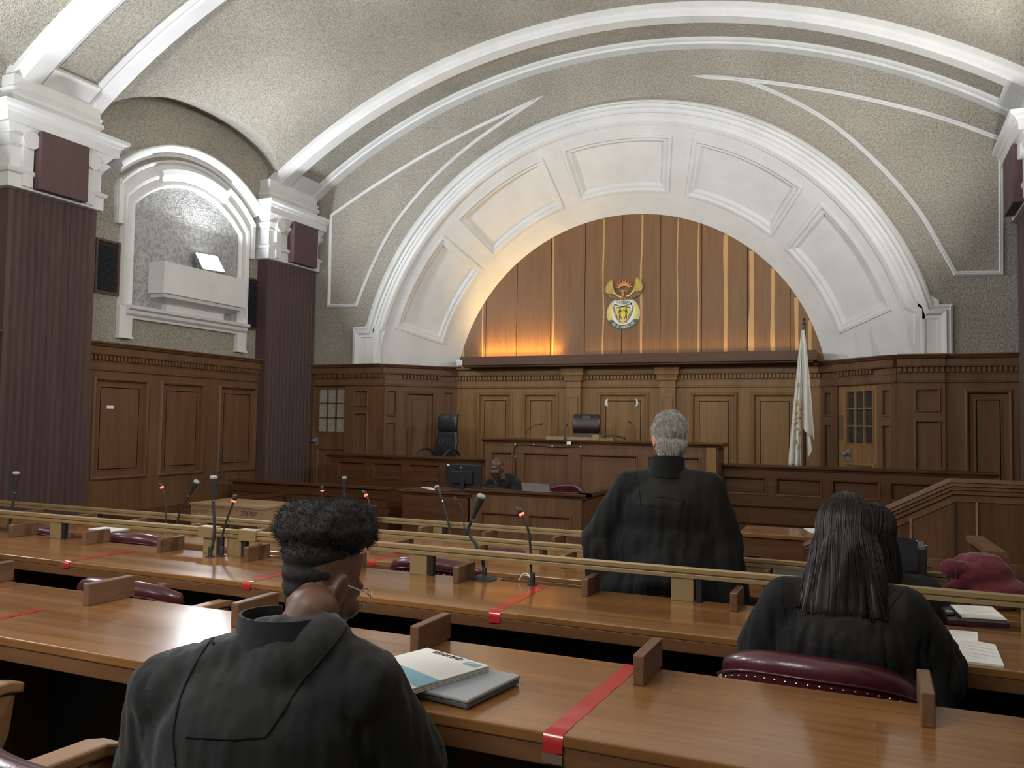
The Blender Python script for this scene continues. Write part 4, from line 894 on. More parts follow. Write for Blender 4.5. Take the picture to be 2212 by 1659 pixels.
text('276707', 0.075, frame3((tx0+0.80, ty0+0.0115, tz-0.083), (1, 0, -0.02), (0, 0, 1)), 'ink', tb, shear=0.1, spacing=0.95)
text('1000W0580', 0.06, frame3((tx0+0.13, ty0+0.0115, tz-0.088), (1, 0, 0), (0, 0, 1)), 'faintink', tb, spacing=0.8)
text('SO', 0.08, frame3((tx1-0.0115, ty0+0.22, tz-0.088), (0, 1, 0), (0, 0, 1)), 'faintink', tb)
text('Samsns', 0.06, frame3((tx1-0.05, ty0+0.0175, tz-0.28), (0, 0, 1), (-1, 0, 0)), 'ink', tb)
a = MB(); a.box(tx0+0.25, tx1-0.3, ty0+0.08, ty1-0.1, 0.0, 0.18); tag(a.build('cardboard_box', 'greybox'), 'grey box on the floor under the marked table', 'box') if False else None

# ------------------------------------------------------------------ benches of the court
def front(root, name, x0, x1, y, z0, z1, panels, m, cap=0.05, ledge=None, depth=0.06, capm=None, shelf=0.30):
    """panelled bench front facing the camera, with a moulded capping"""
    mb = MB(); T, L = local((x0, y), (x1, y))
    us = sorted(set([0, L]+[q-x0 for p in panels for q in p[:2]])); zs = sorted(set([z0, z1]+[q for p in panels for q in p[2:]])); mb.T = T
    for a, b in zip(us, us[1:]):
        for c, d in zip(zs, zs[1:]):
            inp = any(p[0]-x0 < (a+b)/2 < p[1]-x0 and p[2] < (c+d)/2 < p[3] for p in panels); mb.box(a, b, -depth, -0.03 if inp else 0, c, d)
    for p in panels:
        k = MB(); k.sweep([(p[0], y, p[2]), (p[1], y, p[2]), (p[1], y, p[3]), (p[0], y, p[3])], (0, -1, 0), [(-0.012, -0.004), (-0.008, 0.012), (0.008, 0.010), (0.022, -0.02), (0.03, -0.031)], closed=True)
        i = len(mb.v); mb.v += k.v; mb.f += [tuple(i+x for x in f) for f in k.f]
    if ledge:
        for lz in ledge: mb.prism([(-0.01, lz-0.035), (0.02, lz-0.03), (0.035, lz-0.01), (0.035, lz), (-0.01, lz)], lambda u, v, d: (d, u, v), -0.01, L+0.01)
    o = mb.build(name, m, root)
    c = MB(T); c.prism([(-shelf, z1-0.04), (-depth, z1-0.055), (0.012, z1-0.055), (0.02, z1-0.035), (0.045, z1-0.025), (0.05, z1-0.008), (0.05, z1+cap*0.0), (-shelf, z1)], lambda u, v, d: (d, u, v), -0.05, L+0.05); c.build('capping', capm or m, root, bevel=0.002)
    return o
def bx_(px, Y): return ony(px, 1000, Y).x
jb = thing('judges_bench', 'high panelled bench with gooseneck microphones in front of the niche', 'bench', (-3.33, 10.4, WELL))
YJ = 10.3
front(jb, 'front', -4.90, -1.76, YJ, WELL, 1.245, [(bx_(a, YJ), bx_(b, YJ), 0.55, 1.06) for a, b in ((1060, 1106), (1130, 1228), (1252, 1376), (1400, 1512))], 'panelwood', shelf=0.55, capm='darkwood')
for x in (-4.90, -1.82):
    a = MB(); a.box(x, x+0.06, YJ+0.05, YJ+0.44, WELL, 1.2); a.build('side_panel', 'panelwood', jb)
a = MB(); a.box(-1.90, -1.78, YJ-0.03, YJ, WELL, 1.19); a.build('end_post', 'centrewood', jb)
cbx = MB(); p0 = [ony(x, y, YJ-0.012) for x, y in ((1113, 1050), (1113, 1000), (1113, 964), (1150, 962), (1192, 966), (1225, 966), (1256, 964))]
cbx.tube(smoothpath(p0, 5), 0.006, 6); cb = tag(cbx.build('black_cable', 'black', smooth='all'), 'black cable tacked along the front of the high bench', 'cable')
cl = MB()
for x, y in ((1113, 960), (1153, 960.5), (1193, 964), (1254, 965), (1113, 986)): p = ony(x, y, YJ-0.014); cl.ell(p, (0.011, 0.011, 0.011), 8, 6)
o = cl.build('cable_clip', 'paper', smooth='all'); o.parent = cb
a = MB(); p = ony(1229, 957, YJ-0.05); a.box(p.x-0.028, p.x+0.028, YJ-0.058, YJ-0.05, p.z-0.02, p.z+0.02); a.build('socket_plate', 'paper', jb)
a = MB(); p, q = ony(1180, 947, YJ+0.12), ony(1324, 950, YJ+0.12); a.box(p.x, q.x, YJ+0.10, YJ+0.30, 1.2455, 1.285); a.box(ony(1281, 947, YJ+.1).x, ony(1295, 947, YJ+.1).x, YJ+0.07, YJ+0.2, 1.2455, 1.32); a.build('reading_shelf', 'brass', jb)
micp('thin gooseneck microphone arching toward the high chair on the bench', 'thin', [(1135, 952), (1136, 938), (1143, 926), (1154, 919), (1166, 916.5)], 1.245, YJ, yr=(YJ+0.06, YJ+0.3))
micp('short upright gooseneck microphone on the high bench beside the pilaster', 'thin', [(1220, 953), (1220, 938), (1221, 925), (1223, 920)], 1.245, YJ, yr=(YJ+0.06, YJ+0.3))
micp('gooseneck microphone bending back on the high bench below the crescent sticker', 'thin', [(1371, 955), (1372, 940), (1371, 925), (1367, 917), (1362, 913)], 1.245, YJ, yr=(YJ+0.06, YJ+0.3))
b = MB(); pp = [ony(x, y, YJ+0.03) for x, y in ((1300, 946), (1312, 941.5), (1330, 941.5), (1343, 944.5), (1350, 947))]; b.tube(smoothpath(pp, 5), [0.010]*16+[0.010, 0.014, 0.018, 0.022, 0.022][:max(0, len(smoothpath(pp, 5))-16)], 8)
tag(b.build('handheld_microphone', 'mic', smooth='all'), 'black gooseneck microphone lying flat across the high bench', 'microphone')
# dais screens
dl = thing('dais_screen', 'low panelled screen in front of the black high-backed chair', 'screen', (-6.4, 10.6, WELL)); YD = 10.6
front(dl, 'front', -7.70, -5.03, YD, WELL, 0.945, [(bx_(a, YD), bx_(b, YD), 0.60, 0.83) for a, b in ((730, 789), (805, 868), (885, 949), (962, 1030))], 'darkwood', ledge=(0.46,), shelf=0.35)
a = MB(); a.box(-7.70, -7.62, YD+0.05, 11.4, WELL, 0.9); a.build('side_panel', 'darkwood', dl)
dr_ = thing('dais_screen', 'long low panelled screen below the flag and the half-glazed door', 'screen', (-0.4, 10.6, WELL))
front(dr_, 'front', -1.70, 1.20, YD, WELL, 0.982, [(bx_(a, YD), bx_(b, YD), 0.63, 0.83) for a, b in ((1562, 1655), (1677, 1774), (1798, 1899), (1924, 2010))], 'darkwood', ledge=(0.50, 0.29), shelf=0.35)
# clerk enclosure
ce = thing('clerk_enclosure', 'panelled clerk enclosure with the computer monitor below the high bench', 'enclosure', (-4.1, 9.0, WELL)); YC = 8.9
front(ce, 'front', -4.43, -3.03, YC, WELL, 0.665, [(bx_(a, YC), bx_(b, YC), -0.1, 0.40) for a, b in ((1040, 1128), (1143, 1235))], 'panelwood', shelf=0.22, capm='darkwood')
front(ce, 'wing', -5.36, -4.46, YC, WELL, 0.615, [], 'darkwood', ledge=(0.25,), shelf=0.55, depth=0.06)
for x, q in ((-3.09, 0.62), (-5.36, 0.57)):
    a = MB(); a.box(x, x+0.06, YC+0.05, 10.2, WELL, q); a.build('side_panel', 'panelwood', ce)
a = MB(); a.prism([(YC+0.0, 0.625), (YC+1.3, 0.625), (YC+1.3, 0.665), (YC, 0.665)], lambda u, v, d: (d, u, v), -3.12, -2.98); a.build('side_capping', 'darkwood', ce)
a = MB(); a.box(-4.46, -3.8, YC+0.22, YC+0.6, 0.56, 0.60); a.build('inner_shelf', 'darkwood', ce)
def monitor(label, x0, x1, y, z0, z1, zbase, tilt=0.0):
    root = thing('monitor', label, 'monitor', ((x0+x1)/2, y, zbase))
    a = MB(); a.box(x0, x1, y, y+0.025, z0, z1); a.build('screen_housing', 'black', root, bevel=0.004)
    a = MB(); a.box(x0+(x1-x0)*0.17, x1-(x1-x0)*0.23, y-0.03, y, z0+0.05, z0+(z1-z0)*0.72); a.build('back_cover', 'black', root, bevel=0.006)
    a = MB(); xm = (x0+x1)/2; a.box(xm-0.03, xm+0.03, y-0.05, y-0.03, zbase+0.01, z0+0.12); a.box(xm-0.11, xm+0.11, y-0.12, y+0.10, zbase, zbase+0.012); a.build('stand', 'black', root, bevel=0.003)
    return root
mo = monitor('black computer monitor seen from behind in front of the clerk', -4.86, -4.385, 9.1, 0.655, 0.937, 0.6155)
a = MB(); a.box(-4.855, -4.82, 9.094, 9.1, 0.918, 0.936); a.build('sticker', 'paper', mo)
a = MB(); a.lathe([(0.0, 0), (0.012, 0), (0.012, 0.002), (0, 0.002)], 16, (-4.66, 9.098, 0.90), (0, -1, 0)); a.build('badge', 'grey', mo)
monitor('dark monitor on the fourth desk beside the curly updo', *(lambda a, b: (a.x, b.x, 6.02, 0.55, 0.735))(ony(768, 1090, 6.02), ony(813, 1090, 6.02)), H4)
lt = thing('laptop', 'open laptop with pale lid back in the clerk enclosure', 'laptop', (-3.78, 9.0, 0.665))
p, q = ony(1128, 1050, 9.0), ony(1187, 1050, 9.0); a = MB(); a.loft([[(p.x, 9.0, 0.668), (q.x, 9.0, 0.668), (q.x, 8.97, 0.755), (p.x, 8.97, 0.76)], [(p.x, 9.012, 0.668), (q.x, 9.012, 0.668), (q.x, 8.982, 0.755), (p.x, 8.982, 0.76)]]); a.build('lid', 'lidgrey', lt) if 'lidgrey' in M else None
M['lidgrey'] = mat('pale_laptop_lid', (0.30, 0.29, 0.26), 0.45, metal=0.2)
if not lt.children: a.build('lid', 'lidgrey', lt)
a = MB(); a.box(p.x, q.x, 9.0, 9.10, 0.655, 0.668); a.build('base', 'lidgrey', lt)
sheet('loose white papers on the wing of the clerk enclosure', [(909, 1052), (930, 1053), (952, 1058), (935, 1058)], 0.6155, 0.006)
# benches along the floodlit wall
wb_ = thing('wall_bench', 'dark slatted bench along the floodlit wall', 'bench', (-7.2, 9.4, WELL))
a = MB(); a.box(-8.55, -5.9, 9.45, 9.50, WELL, 0.55); a.box(-8.57, -5.88, 9.40, 9.55, 0.55, 0.58)
for k in range(5): a.box(-8.55, -5.9, 9.43, 9.45, 0.02+k*0.10, 0.04+k*0.10)
a.build('front', 'darkwood', wb_)
for x in (-5.95, -8.55):
    a = MB(); a.box(x, x+0.05, 9.50, 10.1, WELL, 0.55); a.build('end_panel', 'darkwood', wb_)
wb2 = thing('wall_bench', 'long dark bench running beneath the panelled wainscot', 'bench', (-8.4, 8.6, WELL))
a = MB(); a.box(-8.72, -8.25, 7.3, 10.2, 0.22, 0.27); a.box(-8.30, -8.25, 7.3, 10.2, WELL, 0.22); a.build('seat', 'darkwood', wb2)
a = MB(); a.box(-7.62, -7.54, 7.5, 9.35, 0.40, 0.44); a.box(-7.60, -7.56, 7.5, 9.35, WELL, 0.40); a.build('front_rail', 'darkwood', wb2)
for lab, pts in (('hair-thin gooseneck microphone against the floodlit wainscot, with a pale tip', [(514, 1050), (516, 1020), (515, 1005), (512, 994)]), ('faint gooseneck microphone in the light streak before the wainscot', [(480, 1052), (480, 1020), (478, 1005), (475, 996)])):
    micp(lab, 'thin', pts, 0.58, 9.0, yr=(9.46, 9.50))
micp('gooseneck microphone with pale collar on the dark bench past the marked table', 'foam', [(607, 1080), (605, 1068), (603, 1060), (602, 1056)], 0.45, 7.6) if False else None
# side desk and stair on the flag side
sd = thing('side_desk', 'wooden desk with a lit orange top beyond the long-haired woman', 'desk', (-0.6, 7.0, WELL))
a = MB(); a.box(-1.0, 0.15, 6.74, 7.28, 0.59, 0.62); a.build('desk_top', 'desk', sd, bevel=0.003)
a = MB(); a.box(-0.97, 0.12, 6.76, 6.80, 0.44, 0.59); a.build('apron', 'darkwood', sd)
for x in (-0.92, 0.05):
    a = MB(); a.box(x-0.03, x+0.03, 6.78, 7.2, WELL, 0.59); a.build('leg', 'darkwood_z', sd)
stp = thing('stair_enclosure', 'panelled stair side with a sloping moulded capping', 'stair', (0.5, 6.3, WELL)); YS = 6.30
A, B, C3 = ony(1880, 1109, YS), ony(2050, 1034, YS), ony(2212, 1044, YS)
D = A-(B-A)*0.9; xe = XR-0.02
top = [(D.x, D.z), (B.x, B.z), (xe, B.z)]
a = MB(); a.prism([(D.x, WELL), (xe, WELL)]+[(x, z-0.03) for x, z in reversed(top)], lambda u, v, d: (u, d, v), YS, YS+0.05); a.build('panel', 'darkwood_z', stp)
a = MB()
pth = [Vector((x, YS, z)) for x, z in top]
a.sweep(pth, (0, -1, 0), [(0.0, -0.06), (0.0, 0.05), (-0.02, 0.055), (-0.025, 0.045), (-0.045, 0.048), (-0.05, 0.035), (-0.07, 0.036), (-0.075, 0.024), (-0.10, 0.024), (-0.10, 0.008), (-0.15, 0.008), (-0.15, -0.06)]); a.build('capping', 'panelwood', stp)
for k, x in enumerate((B.x-0.235, B.x+0.16)):
    a = MB(); a.box(x-0.006, x+0.006, YS-0.012, YS, WELL, min(B.z-0.15, B.z-0.15-max(0, (B.x-x))*(B.z-D.z)/(B.x-D.x))); a.build('batten', 'armwood', stp)
a = MB(); a.box(B.x+0.03, B.x+0.04, YS-0.008, YS, WELL, B.z-0.15); a.build('batten', 'dark', stp)
hb = thing('hand_board', 'sloping wooden board behind the burgundy bag', 'board', (0.55, 5.6, WELL))
p1, p2 = ony(2105, 1157, 5.7), ony(2155, 1192, 5.3)
a = MB(); a.loft([[(p1.x-0.045, p1.y, p1.z), (p1.x+0.045, p1.y, p1.z), (p1.x+0.045, p1.y, p1.z-0.03), (p1.x-0.045, p1.y, p1.z-0.03)], [(p2.x-0.045, p2.y, p2.z), (p2.x+0.045, p2.y, p2.z), (p2.x+0.045, p2.y, p2.z-0.03), (p2.x-0.045, p2.y, p2.z-0.03)]]); a.build('board', 'panelwood', hb)
a = MB(); a.box(p1.x-0.03, p1.x+0.03, 5.66, 5.70, WELL, p1.z-0.02); a.box(p2.x-0.03, p2.x+0.03, 5.30, 5.34, WELL, p2.z-0.02); a.build('support', 'darkwood_z', hb)
lr = thing('low_rail', 'low wooden rail below the stair side', 'rail', (0.3, 5.9, WELL)); p1 = ony(1997, 1206, 5.9); a = MB(); a.box(p1.x-0.05, 0.95, 5.88, 5.92, p1.z-0.05, p1.z); a.build('bar', 'panelwood', lr)
a = MB(); a.box(p1.x, p1.x+0.04, 5.89, 5.91, WELL, p1.z-0.05); a.box(0.85, 0.89, 5.89, 5.91, WELL, p1.z-0.05); a.build('upright', 'darkwood_z', lr)
# high-backed chairs
def exec_chair(label, loc, rz, m, s=1.0):
    root = thing('executive_chair', label, 'chair')
    def pad(rows, name, th=0.05):
        mb = MB(); rings = []
        for (y, z, hw) in rows:
            ring = []
            for k in range(20):
                t = 2*PI*k/20; c, q = math.cos(t), math.sin(t); ring.append((hw*math.copysign(abs(c)**0.5, c), y+th*math.copysign(abs(q)**0.8, q)+0.03*(abs(c)**2), z))
            rings.append(ring)
        mb.loft(rings); return mb.build(name, m, root, smooth=True, angle=60)
    pad([(-0.17, 0.52, 0.20), (-0.16, 0.56, 0.23), (-0.175, 0.70, 0.235), (-0.19, 0.85, 0.225), (-0.21, 0.97, 0.205), (-0.215, 0.985, 0.19)], 'backrest', 0.045)
    b = MB()
    for x in (-0.14, -0.09, -0.045, 0.045, 0.09, 0.14): b.tube([(x*1.06, -0.118, 0.62), (x*1.03, -0.132, 0.78), (x*0.95, -0.158, 0.94)], 0.004, 6)
    b.build('stitched_ridge', m, root, smooth='all')
    pad([(-0.215, 0.985, 0.18), (-0.20, 1.0, 0.20), (-0.195, 1.08, 0.205), (-0.205, 1.18, 0.205), (-0.23, 1.245, 0.195), (-0.245, 1.26, 0.18)], 'headrest', 0.055)
    w_ = MB(); w_.box(-0.06, 0.06, -0.152, -0.143, 1.19, 1.235); w_.build('worn_patch', 'wornleather', root)
    s_ = MB(); pts = [(0.25*math.copysign(abs(math.cos(2*PI*k/24))**0.5, math.cos(2*PI*k/24)), 0.05+0.24*math.copysign(abs(math.sin(2*PI*k/24))**0.5, math.sin(2*PI*k/24))) for k in range(24)]
    s_.loft([[(x*f, y*f, z) for x, y in pts] for z, f in ((0.42, 0.92), (0.44, 1.0), (0.50, 1.0), (0.525, 0.9), (0.53, 0.4))]); s_.build('seat', m, root, smooth=True, angle=60)
    for sx in (-1, 1):
        a = MB(); a.tube(smoothpath([Vector((sx*0.27, -0.17, 0.62)), Vector((sx*0.29, -0.08, 0.70)), Vector((sx*0.30, 0.08, 0.70)), Vector((sx*0.30, 0.20, 0.62)), Vector((sx*0.28, 0.22, 0.50)), Vector((sx*0.22, 0.12, 0.43))], 6), 0.018, 8); a.build('armrest', 'blackleather', root, smooth='all')
    a = MB(); a.tube([(0, 0.03, 0.08), (0, 0.03, 0.42)], 0.03, 12)
    for k in range(5): t = 2*PI*k/5+0.3; a.tube([(0, 0.03, 0.09), (0.28*math.cos(t), 0.03+0.28*math.sin(t), 0.05)], [0.022, 0.014], 8); a.ell((0.28*math.cos(t), 0.03+0.28*math.sin(t), 0.03), (0.03, 0.03, 0.03), 10, 8)
    a.build('base', 'black', root, smooth=True)
    root.location = loc; root.rotation_euler = (0, 0, rz)
    return root
M['wornleather'] = mat('worn_leather', (0.075, 0.078, 0.075), 0.6)
exec_chair('black high-backed leather chair with a worn headrest behind the low screen', (-6.17, 11.3, 0.325), math.radians(164), 'blackleather')
M['brownleather'] = leather('dark_brown_leather', (0.030, 0.014, 0.014), 0.34)
exec_chair('dark brown high-backed chair in the centre of the high bench', (-3.84, 11.45, 0.345), math.radians(198), 'brownleather')
# crescent stickers on the centre panel
for cx0, sx, lab in ((1314, -1, 'pale crescent sticker on the centre panel above the brown chair'), (1371, 1, 'pale broken crescent sticker on the centre panel toward the flag')):
    c = ony(cx0, 870, NY-0.012); pts = []
    for k in range(15): t = -PI/2+PI*k/14; pts.append((c.x+sx*0.055*math.cos(t), c.z+0.062*math.sin(t)))
    for k in range(15): t = PI/2-PI*k/14; pts.append((c.x+sx*(0.012*math.cos(t) if sx < 0 else 0.026*math.cos(t)), c.z+0.062*math.sin(t)*0.96))
    a = MB(); a.prism(pts, lambda u, v, d: (u, d, v), NY-0.0165, NY-0.0135); tag(a.build('crescent_sticker', 'paper'), lab, 'sticker')
a = MB(); c = onx(238, 879, -8.84); a.box(-8.842, -8.838, c.y-0.05, c.y+0.05, c.z-0.02, c.z+0.02); tag(a.build('torn_label', 'paper'), 'scrap of white label stuck on the dark wainscot panel', 'label')
# ------------------------------------------------------------------ coat of arms on the planks
EM = thing('coat_of_arms', 'painted coat of arms with spread wings and green motto ribbon on the planks', 'emblem', (-3.6, TY, 2.94))
def ez(zx, zy, d): return (-3.6+(zx-857)*0.00089, TY-d, 2.944+(1252-zy)*0.000876)
def eprism(name, pts, d0, d1, m, parent=EM):
    a = MB(); a.prism(pts, lambda u, v, d: ez(u, v, d), d0, d1); return a.build(name, m, parent)
def earc(cx, cy, rx, ry, a0, a1, n=40): return [(cx+rx*math.cos(math.radians(a0+(a1-a0)*k/n)), cy-ry*math.sin(math.radians(a0+(a1-a0)*k/n))) for k in range(n+1)]
eprism('disc', earc(857, 962, 300, 290, 0, 360, 64)[:-1], 0.0, 0.020, 'bone')
eprism('field', earc(857, 930, 232, 248, 0, 360, 64)[:-1], 0.018, 0.023, 'ivory')
for s in (-1, 1):
    pts = earc(857+s*10, 930, 262, 270, 90-s*62, 90-s*128, 20)+earc(857+s*2, 930, 212, 262, 90-s*128, 90-s*62, 20)
    eprism('tusk', pts, 0.022, 0.026, 'yellow')
eprism('motto_ribbon', earc(857, 962, 302, 292, 205, 335)+earc(857, 940, 232, 235, 325, 215), 0.022, 0.027, 'green')
mt = MB()
for k, ch_ in enumerate('!KE E:/XARRA//KE'):
    if ch_ == ' ': continue
    an = math.radians(224+92*k/15); c = ez(857+266*math.cos(an), 955-262*math.sin(an), 0.0275)
    o = text(ch_, 0.054, frame3(c, (-math.sin(an)*1.0, 0, math.cos(an)), (-math.cos(an), 0, -math.sin(an))), 'ivory', None, ext=0.0006)
    i = len(mt.v); mt.v += [tuple(v.co) for v in o.data.vertices]; mt.f += [tuple(i+q for q in p.vertices) for p in o.data.polygons]; bpy.data.objects.remove(o)
mt.build('motto_lettering', 'ivory', EM)
sh_ = [(735, 862), (800, 852), (857, 858), (914, 852), (970, 860), (977, 945), (945, 1050), (857, 1142), (768, 1050), (730, 945)]
eprism('shield_border', [(857+(x-857)*1.07, 985+(y-985)*1.06) for x, y in sh_], 0.023, 0.027, 'brown'); SH = eprism('shield', sh_, 0.026, 0.031, 'yellow')
fg = MB()
def eline(a, p, q, w0, w1, d=0.0325):
    p, q = Vector(p), Vector(q); n = Vector((-(q-p).y, (q-p).x)).normalized()
    a.prism([tuple(p+n*w0), tuple(q+n*w1), tuple(q-n*w1), tuple(p-n*w0)], lambda u, v, dd: ez(u, v, dd), d-0.001, d+0.001)
for s in (-1, 1):
    X_ = lambda x: 857+s*x
    for p, q, a, b in (((X_(55), 905), (X_(52), 970), 13, 9), ((X_(52), 965), (X_(58), 1000), 11, 9), ((X_(58), 1000), (X_(32), 1050), 9, 6), ((X_(62), 1000), (X_(62), 1075), 8, 5), ((X_(62), 905), (X_(88), 975), 5, 5), ((X_(48), 912), (X_(24), 930), 5, 4), ((X_(24), 930), (X_(2), 905), 4, 4), ((X_(32), 1050), (X_(20), 1080), 5, 4)): eline(fg, p, q, a, b)
    fg.prism(earc(X_(54), 885, 13, 16, 0, 360, 14)[:-1], lambda u, v, d: ez(u, v, d), 0.0315, 0.0335)
fg.build('figure', 'ink', SH)
sp = MB(); eline(sp, (690, 806), (975, 868), 5, 5); eline(sp, (1010, 798), (740, 868), 5, 6); sp.prism([(676, 803), (745, 800), (735, 826)], lambda u, v, d: ez(u, v, d), 0.031, 0.034); sp.prism(earc(1000, 800, 20, 20, 0, 360, 18)[:-1], lambda u, v, d: ez(u, v, d), 0.031, 0.035); sp.build('crossed_weapons', 'ink', EM)
for s in (-1, 1):
    wh = MB()
    for k in range(11):
        t = k/10; x = 857+s*(172-10*math.sin(t*3)-120*t**2.2); y = 860+285*t
        for w_ in (-1, 1): wh.prism([(x, y), (x+w_*16+s*4, y-12), (x+w_*12+s*2, y-32), (x+w_*3, y-18)], lambda u, v, d: ez(u, v, d), 0.024, 0.028)
    wh.build('wheat_ear', 'brown', EM)
pr = MB()
for k in range(-3, 4): pr.prism([(857+k*9, 808), (857+k*36-9, 752+abs(k)*5), (857+k*34, 742), (857+k*36+9, 758+abs(k)*4)], lambda u, v, d: ez(u, v, d), 0.024, 0.029)
pr.build('protea', 'green', EM)
wl_ = [(655, 356), (628, 370), (612, 372), (590, 395), (572, 410), (556, 450), (540, 475), (537, 510), (527, 535), (540, 560), (545, 590), (600, 605), (690, 608), (700, 560), (682, 500), (666, 430)]
wb_l = [(545, 590), (560, 625), (585, 640), (600, 668), (640, 680), (660, 708), (700, 710), (735, 735), (790, 728), (835, 700), (830, 655), (760, 632), (690, 606)]
tr_ = [(690, 560), (720, 600), (770, 645), (830, 655), (826, 684), (775, 675), (720, 625), (676, 602)]
mir = lambda P: [(1724-x+(16 if y < 700 else 0), y-(22 if y < 620 else 10)) for x, y in P]
for f in (lambda P: P, mir):
    w1 = eprism('wing', f(wl_), 0.024, 0.038, 'gold'); eprism('lower_feathers', f(wb_l), 0.024, 0.036, 'brown', w1); eprism('wing_edge', f(tr_), 0.030, 0.041, 'yellow', w1)
    q = MB()
    for a, b in (((648, 400), (640, 560)), ((625, 410), (618, 560)), ((602, 430), (602, 565)), ((580, 460), (590, 575)), ((562, 500), (578, 580)), ((585, 645), (640, 640)), ((610, 670), (665, 650)), ((650, 690), (700, 665)), ((700, 708), (740, 680))):
        aa, bb = f([a, b]); eline(q, aa, bb, 2.5, 1.5, 0.0375)
    q.build('feather_line', 'yellow', w1)
eprism('breast', [(828, 640), (888, 640), (905, 690), (930, 715), (860, 740), (785, 715), (815, 690)], 0.03, 0.04, 'brown')
tq = MB()
for c, y in ((860, 690), (825, 715), (895, 715)): tq.prism([(c-26, y-12), (c+26, y-12), (c, y+12)], lambda u, v, d: ez(u, v, d), 0.039, 0.0425)
tq.build('breast_triangle', 'redcl', EM)
bd = MB(); bd.prism([(838, 650), (826, 600), (835, 575), (858, 590), (885, 640), (885, 655)], lambda u, v, d: ez(u, v, d), 0.03, 0.044); bd.prism([(798, 585), (812, 556), (845, 545), (872, 560), (878, 585), (850, 592), (822, 578)], lambda u, v, d: ez(u, v, d), 0.03, 0.046)
for q in ((950, 548), (948, 575), (945, 600), (920, 545)): eline(bd, (872, 570), q, 4, 2, 0.042)
bd.build('bird_head', 'gold', EM)
pts = []
for k in range(19):
    t = math.radians(190-200*k/18); r = 178 if k % 2 == 0 else 92; pts.append((868+r*math.cos(t), 515-r*0.93*math.sin(t)))
for k in range(9): t = math.radians(20+140*k/8); pts.append((868+88*math.cos(t), 528-52*math.sin(t)))
eprism('rising_sun', pts, 0.012, 0.03, 'orange')

# ------------------------------------------------------------------ flag
FG = thing('flag', 'white flag with gold device hanging folded from a dark pole', 'flag', (-0.832, 11.2, 0.32))
a = MB(); a.tube([(-0.832, 11.2, 0.34), (-0.832, 11.2, 2.78)], 0.019, 12); a.lathe([(0.0, 0), (0.028, 0), (0.02, 0.02), (0.012, 0.05), (0.02, 0.07), (0.0, 0.095)], 12, (-0.832, 11.2, 2.775)); a.lathe([(0, 0), (0.13, 0), (0.13, 0.02), (0.03, 0.05), (0, 0.05)], 24, (-0.832, 11.2, 0.321)); a.build('pole', 'poleblack', FG, smooth=True, angle=30) if 'poleblack' in M else None
M['poleblack'] = mat('dark_pole', (0.02, 0.018, 0.022), 0.45)
if not FG.children: a.build('pole', 'poleblack', FG, smooth=True, angle=30)
M['flagcloth'] = mat('white_flag_cloth', (0.66, 0.65, 0.60), 0.85, spec=0.2); M['flagcloth'].node_tree.nodes['Principled BSDF'].inputs['Subsurface Weight'].default_value = 0.0
def flagpart(xl0, xl1, xr0, xr1, zt, zl, zr, y0, pl, amp, name):
    rows = []; N = 40
    for k in range(N+1):
        t = k/N; row = []
        for j in range(41):
            s_ = j/40; z = zt+(zl+(zr-zl)*s_-zt)*t; tt = (zt-z)/(zt-min(zl, zr)); xl = xl0+(xl1-xl0)*tt**0.85; xr = xr0+(xr1-xr0)*tt**0.8
            x = xl+(xr-xl)*s_; ph_ = pl*PI*2*s_+1.2*noise.noise((s_*2, z*1.5, 3))
            row.append((x+0.010*math.cos(ph_)*tt, y0+amp*(0.25+0.75*tt)*math.sin(ph_), z))
        rows.append(row)
    m_ = MB(); m_.loft(rows, cap=False, closed=False); o = m_.build(name, 'flagcloth', FG, smooth='all'); sd_ = o.modifiers.new('t', 'SOLIDIFY'); sd_.thickness = 0.003; return o
c1 = flagpart(-0.858, -1.04, -0.842, -0.865, 2.70, 0.97, 0.95, 11.15, 2.6, 0.035, 'cloth')
c2 = flagpart(-0.850, -0.855, -0.826, -0.695, 2.70, 1.45, 1.30, 11.125, 1.6, 0.03, 'cloth_fold')
c3 = flagpart(-0.80, -0.795, -0.79, -0.705, 1.5, 1.02, 1.20, 11.15, 1.2, 0.02, 'cloth_tail')
gd = MB()
for (x, y, w_, h_, r_) in ((1722, 870, 5, 14, 0.3), (1728, 880, 6, 9, -0.5), (1720, 890, 4, 10, 0.8), (1724, 902, 9, 5, 0.2), (1719, 912, 5, 8, -0.7), (1728, 898, 4, 8, 0.4), (1721, 926, 6, 5, 0.4), (1726, 935, 3, 9, -0.2), (1725, 830, 3, 8, 0.1), (1719, 955, 3, 12, 0.3), (1724, 965, 2, 12, -0.3)):
    c = ony(x, y, 11.095); pts = [(c.x+(w_*math.cos(q)*math.cos(r_)-h_*math.sin(q)*math.sin(r_))*0.0030, c.z+(w_*math.cos(q)*math.sin(r_)+h_*math.sin(q)*math.cos(r_))*0.0030) for q in [2*PI*k/10 for k in range(10)]]
    gd.prism(pts, lambda u, v, d: (u, d, v), 11.098, 11.125)
gd.build('gold_device', 'gold', c1)

